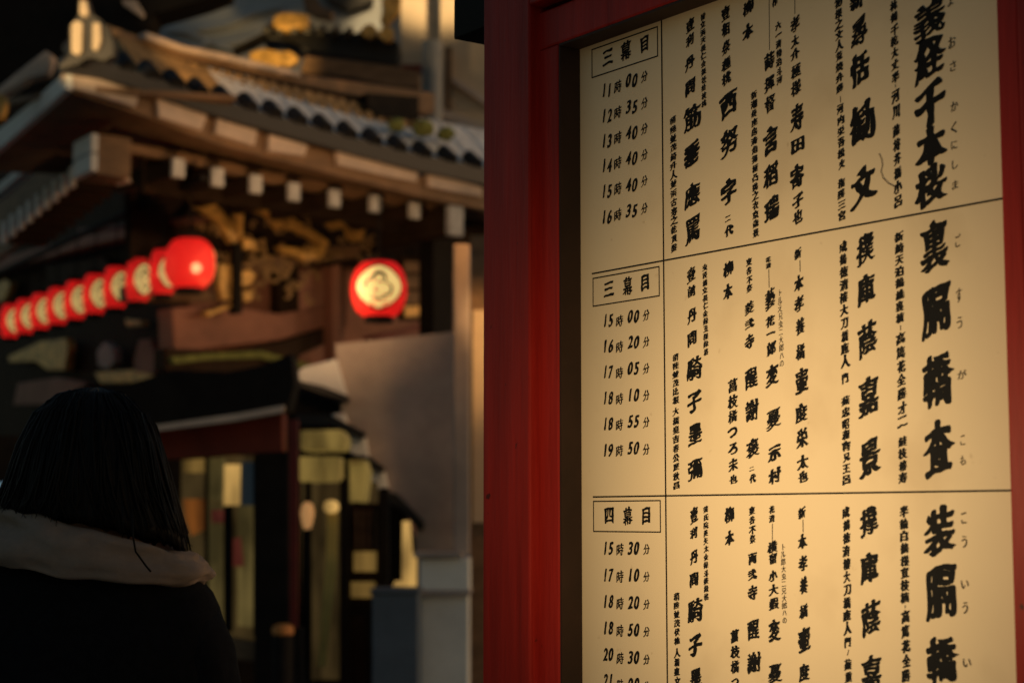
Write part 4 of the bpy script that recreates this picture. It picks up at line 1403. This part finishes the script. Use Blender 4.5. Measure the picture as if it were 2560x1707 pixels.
# a nose and chin on the far side of the head, and hands with fingers
n0 = len(vs_)
vs_ += [(0, 0.105, 1.465), (0, 0.085, 1.405)]
ed_ += [(5, n0), (4, n0 + 1)]
ra_ += [0.014, 0.03]
for s_, wr in ((-1, 9), (1, 12)):
    k0 = len(vs_)
    vs_.append((s_ * 0.195, 0.11, 0.79))
    ra_.append(0.026)
    ed_.append((wr, k0))
    for j, (dy, ln) in enumerate(((-0.03, 0.068), (-0.01, 0.078), (0.01, 0.074), (0.03, 0.06))):
        k1 = len(vs_)
        vs_ += [(s_ * 0.195, 0.115 + dy, 0.755), (s_ * 0.18, 0.125 + dy, 0.755 - ln)]
        ra_ += [0.009, 0.007]
        ed_ += [(k0, k1), (k1, k1 + 1)]
    k1 = len(vs_)
    vs_ += [(s_ * 0.17, 0.14, 0.775), (s_ * 0.155, 0.155, 0.735)]
    ra_ += [0.011, 0.008]
    ed_ += [(k0, k1), (k1, k1 + 1)]
me = bpy.data.meshes.new('skeleton')
me.from_pydata([tuple(Vector(v) + pc) for v in vs_], ed_, [])
tmp = bpy.data.objects.new('skeleton', me)
COL.objects.link(tmp)
tmp.modifiers.new('skin', 'SKIN')
for i, r_ in enumerate(ra_):
    me.skin_vertices[0].data[i].radius = (r_, r_)
me.skin_vertices[0].data[0].use_root = True
sb = tmp.modifiers.new('sub', 'SUBSURF')
sb.levels = sb.render_levels = 2
dg = bpy.context.evaluated_depsgraph_get()
bm_ = bpy.data.meshes.new_from_object(tmp.evaluated_get(dg))
bpy.data.objects.remove(tmp)
bm_.materials.clear()
under(link('body', bm_, M['skin'], None, True), ps)


def ring(cx, cy, hx, hy, z, n=64, fn=None):
    out = []
    for i in range(n):
        a = 2 * math.pi * i / n
        k_ = fn(a, z) if fn else 1
        out.append(Vector((cx + hx * k_ * math.cos(a), cy + hy * k_ * math.sin(a), z)))
    return out


# hair: a combed shell that hangs down the back and sides
hp_ = [(894, 196, 236), (899, 165, 262), (908, 138, 285), (925, 112, 308), (950, 88, 332), (980, 70, 350), (1020, 54, 365), (1060, 42, 376), (1100, 30, 388), (1140, 18, 400), (1170, 8, 410), (1200, 0, 420), (1230, -4, 428), (1262, -6, 434)]


def strands(a, z):
    s_ = 0.35 * noise.noise(Vector((math.cos(a) * 5, math.sin(a) * 5, z * 4))) + 0.45 * noise.noise(Vector((math.cos(a + z) * 24, math.sin(a + z) * 24, z * 5.0))) + 0.3 * noise.noise(Vector((math.cos(a) * 60, math.sin(a) * 60, z * 4)))
    return 1 + 0.045 * s_


rings = []
NA = 320
for i, (y, xl, xr) in enumerate(hp_):
    z = wz(y)
    cx, hx = (wx(xl) + wx(xr)) / 2, (wx(xr) - wx(xl)) / 2
    hy = min(hx * 0.95, 0.115)
    rg = []
    for j in range(NA):
        a = 2 * math.pi * j / NA
        k_ = strands(a, z)
        p = Vector((cx + hx * k_ * math.cos(a), PD + 0.0 + hy * k_ * math.sin(a), z))
        if p.y > PD + 0.03 and y > 960:              # open at the face
            p.y = PD + 0.03
        # uneven ends: longer at the right, lifted over the collar at the left
        if y > 1140:
            f = (y - 1140) / 120.0
            lift = 0.5 - 0.5 * math.cos(a)           # 1 at the left, 0 at the right
            p.z += f * (0.05 * lift + 0.012 * noise.noise(Vector((math.cos(a) * 14, math.sin(a) * 14, 3))))
            if math.sin(a) < 0:
                p.z += f * 0.022 * -math.sin(a)
        rg.append(p)
    rings.append(rg)
hair = under(MB().loft(rings).build('hair', M['hair'], smooth=True), ps)
# loose locks
lk = MB()
rng = random.Random(11)
for _ in range(240):
    j = rng.uniform(0.46, 1.04) * NA
    i0 = rng.choice((0, 0, 1, 2, 4, 6))
    ext = rng.uniform(-0.03, 0.045) * (0.4 if math.cos(2 * math.pi * j / NA) < -0.6 else 1)
    lift_ = rng.uniform(-0.002, 0.005)
    jd = rng.uniform(-8, 8)
    wv, ph = rng.uniform(1, 5), rng.uniform(0, 6)
    path = []
    for i in range(i0, len(rings), 2):
        t_ = i / (len(rings) - 1)
        p = rings[i][int(j + jd * t_ + wv * math.sin(t_ * 5 + ph)) % NA]
        c_ = Vector((sum(q.x for q in rings[i]) / NA, PD, p.z))
        d_ = (p - c_)
        path.append(p + (d_.normalized() * lift_ if d_.length > 1e-4 else Vector((0, 0, 0))))
    tip = path[-1] + Vector((rng.uniform(-.006, .006), rng.uniform(-.004, .004), -0.004 - 0.25 * max(0, ext)))
    path.append(tip)
    path = path[-max(3, len(path)):]
    nn = len(path)
    r0 = rng.uniform(0.0012, 0.0028)
    lk.tube(path, [r0 * (1 - 0.85 * (q / (nn - 1)) ** 2) for q in range(nn)], 5)
for pts, r_ in (([(352, 1170), (356, 1230), (362, 1262), (384, 1292), (396, 1306)], 0.0016), ([(330, 1150), (335, 1200), (331, 1215)], 0.0014),
                ([(388, 1110), (410, 1180), (428, 1245), (442, 1290)], 0.006), ([(392, 1130), (404, 1190), (414, 1240), (424, 1270)], 0.008)):
    lk.tube([Vector((wx(x), PD - (0.14 if pts[0][0] in (352, 330) else 0.02), wz(y))) for x, y in pts], r_, 6)
under(lk.build('hair_strands', M['hair'], smooth=True), ps)

# coat: body, shoulders and sleeves
crow = [(1.335, 0.10, 0.07), (1.322, 0.145, 0.085), (1.305, 0.178, 0.095), (1.285, 0.195, 0.10), (1.262, 0.206, 0.105), (1.235, 0.213, 0.11), (1.20, 0.218, 0.12), (1.10, 0.222, 0.135), (0.95, 0.215, 0.135), (0.80, 0.225, 0.145), (0.62, 0.24, 0.16), (0.45, 0.255, 0.17)]


def folds(a, z):
    return 1 + 0.03 * noise.noise(Vector((math.cos(a) * 3, math.sin(a) * 3, z * 4)))


cc = MB()
cc.loft([ring(wx(205), PD, hx, hy, z, 64, folds) for z, hx, hy in crow])
coat = under(cc.build('coat', M['coat'], smooth=True), ps)
for s_ in (-1, 1):
    x0 = wx(205)
    o = MB().tube([(x0 + s_ * 0.15, PD, 1.25), (x0 + s_ * 0.17, PD - 0.005, 1.19), (x0 + s_ * 0.19, PD, 1.10), (x0 + s_ * 0.205, PD + 0.01, 1.0), (x0 + s_ * 0.215, PD + 0.06, 0.88), (x0 + s_ * 0.205, PD + 0.09, 0.82)],
                  [0.055, 0.064, 0.06, 0.055, 0.05, 0.052], 20).build('sleeve', M['coat'], smooth=True)
    under(o, coat)
    lg = MB().tube([(x0 + s_ * 0.09, PD, 0.86), (x0 + s_ * 0.1, PD + 0.01, 0.48), (x0 + s_ * 0.1, PD - 0.02, 0.1)], [0.1, 0.075, 0.06], 20).build('trouser_leg', M['trousers'], smooth=True)
    under(lg, ps)
    sh_ = MB().loft([ring(x0 + s_ * 0.1, PD + 0.05, 0.05, 0.13, 0.003, 24), ring(x0 + s_ * 0.1, PD + 0.05, 0.052, 0.132, 0.03, 24), ring(x0 + s_ * 0.1, PD + 0.03, 0.045, 0.1, 0.07, 24), ring(x0 + s_ * 0.1, PD - 0.01, 0.045, 0.055, 0.12, 24)]).build('shoe', M['leather'], smooth=True)
    under(sh_, ps)

# scarf: a thick folded band, sagging to the right
NB = 96
sec = 26
prof_rings = []
for j in range(NB):
    a = 2 * math.pi * j / NB
    ca, sa = math.cos(a), math.sin(a)
    rt = (ca + 1) / 2                                    # 0 left, 1 right
    top = wz(1146 + 125 * rt ** 1.6 + 20 * max(0, -sa) * (1 - rt) - 14 * math.exp(-((rt - 0.14) / 0.09) ** 2))
    bot = wz(1288 + 58 * rt)
    rx = 0.150 + 0.032 * rt
    ry = 0.125
    sect = []
    for q in range(sec):
        t_ = 2 * math.pi * q / sec
        u_ = (1 - math.cos(t_)) / 2                       # 0 bottom 1 top
        out_ = math.sin(t_)
        wrk = -0.022 * math.exp(-((rt - 0.2) / 0.16) ** 2) * math.exp(-((u_ - 0.62 - 0.25 * rt) / 0.10) ** 2) + 0.014 * noise.noise(Vector((a * 1.6, u_ * 5, 2.0))) + 0.006 * noise.noise(Vector((a * 5, u_ * 9, 7.0)))
        rr = 1 + (0.020 * out_ + wrk) / 0.14 - 0.2 * u_ * (0.7 if sa > 0 else 0.8)
        sect.append(Vector((wx(200) + rx * rr * ca, PD + ry * rr * sa, bot + (top - bot) * u_ + 0.012 * noise.noise(Vector((a * 2.2, 0, 5))))))
    prof_rings.append(sect)
prof_rings.append(prof_rings[0])
under(MB().loft(prof_rings, cap=False).build('scarf', M['scarf'], smooth=True), ps)
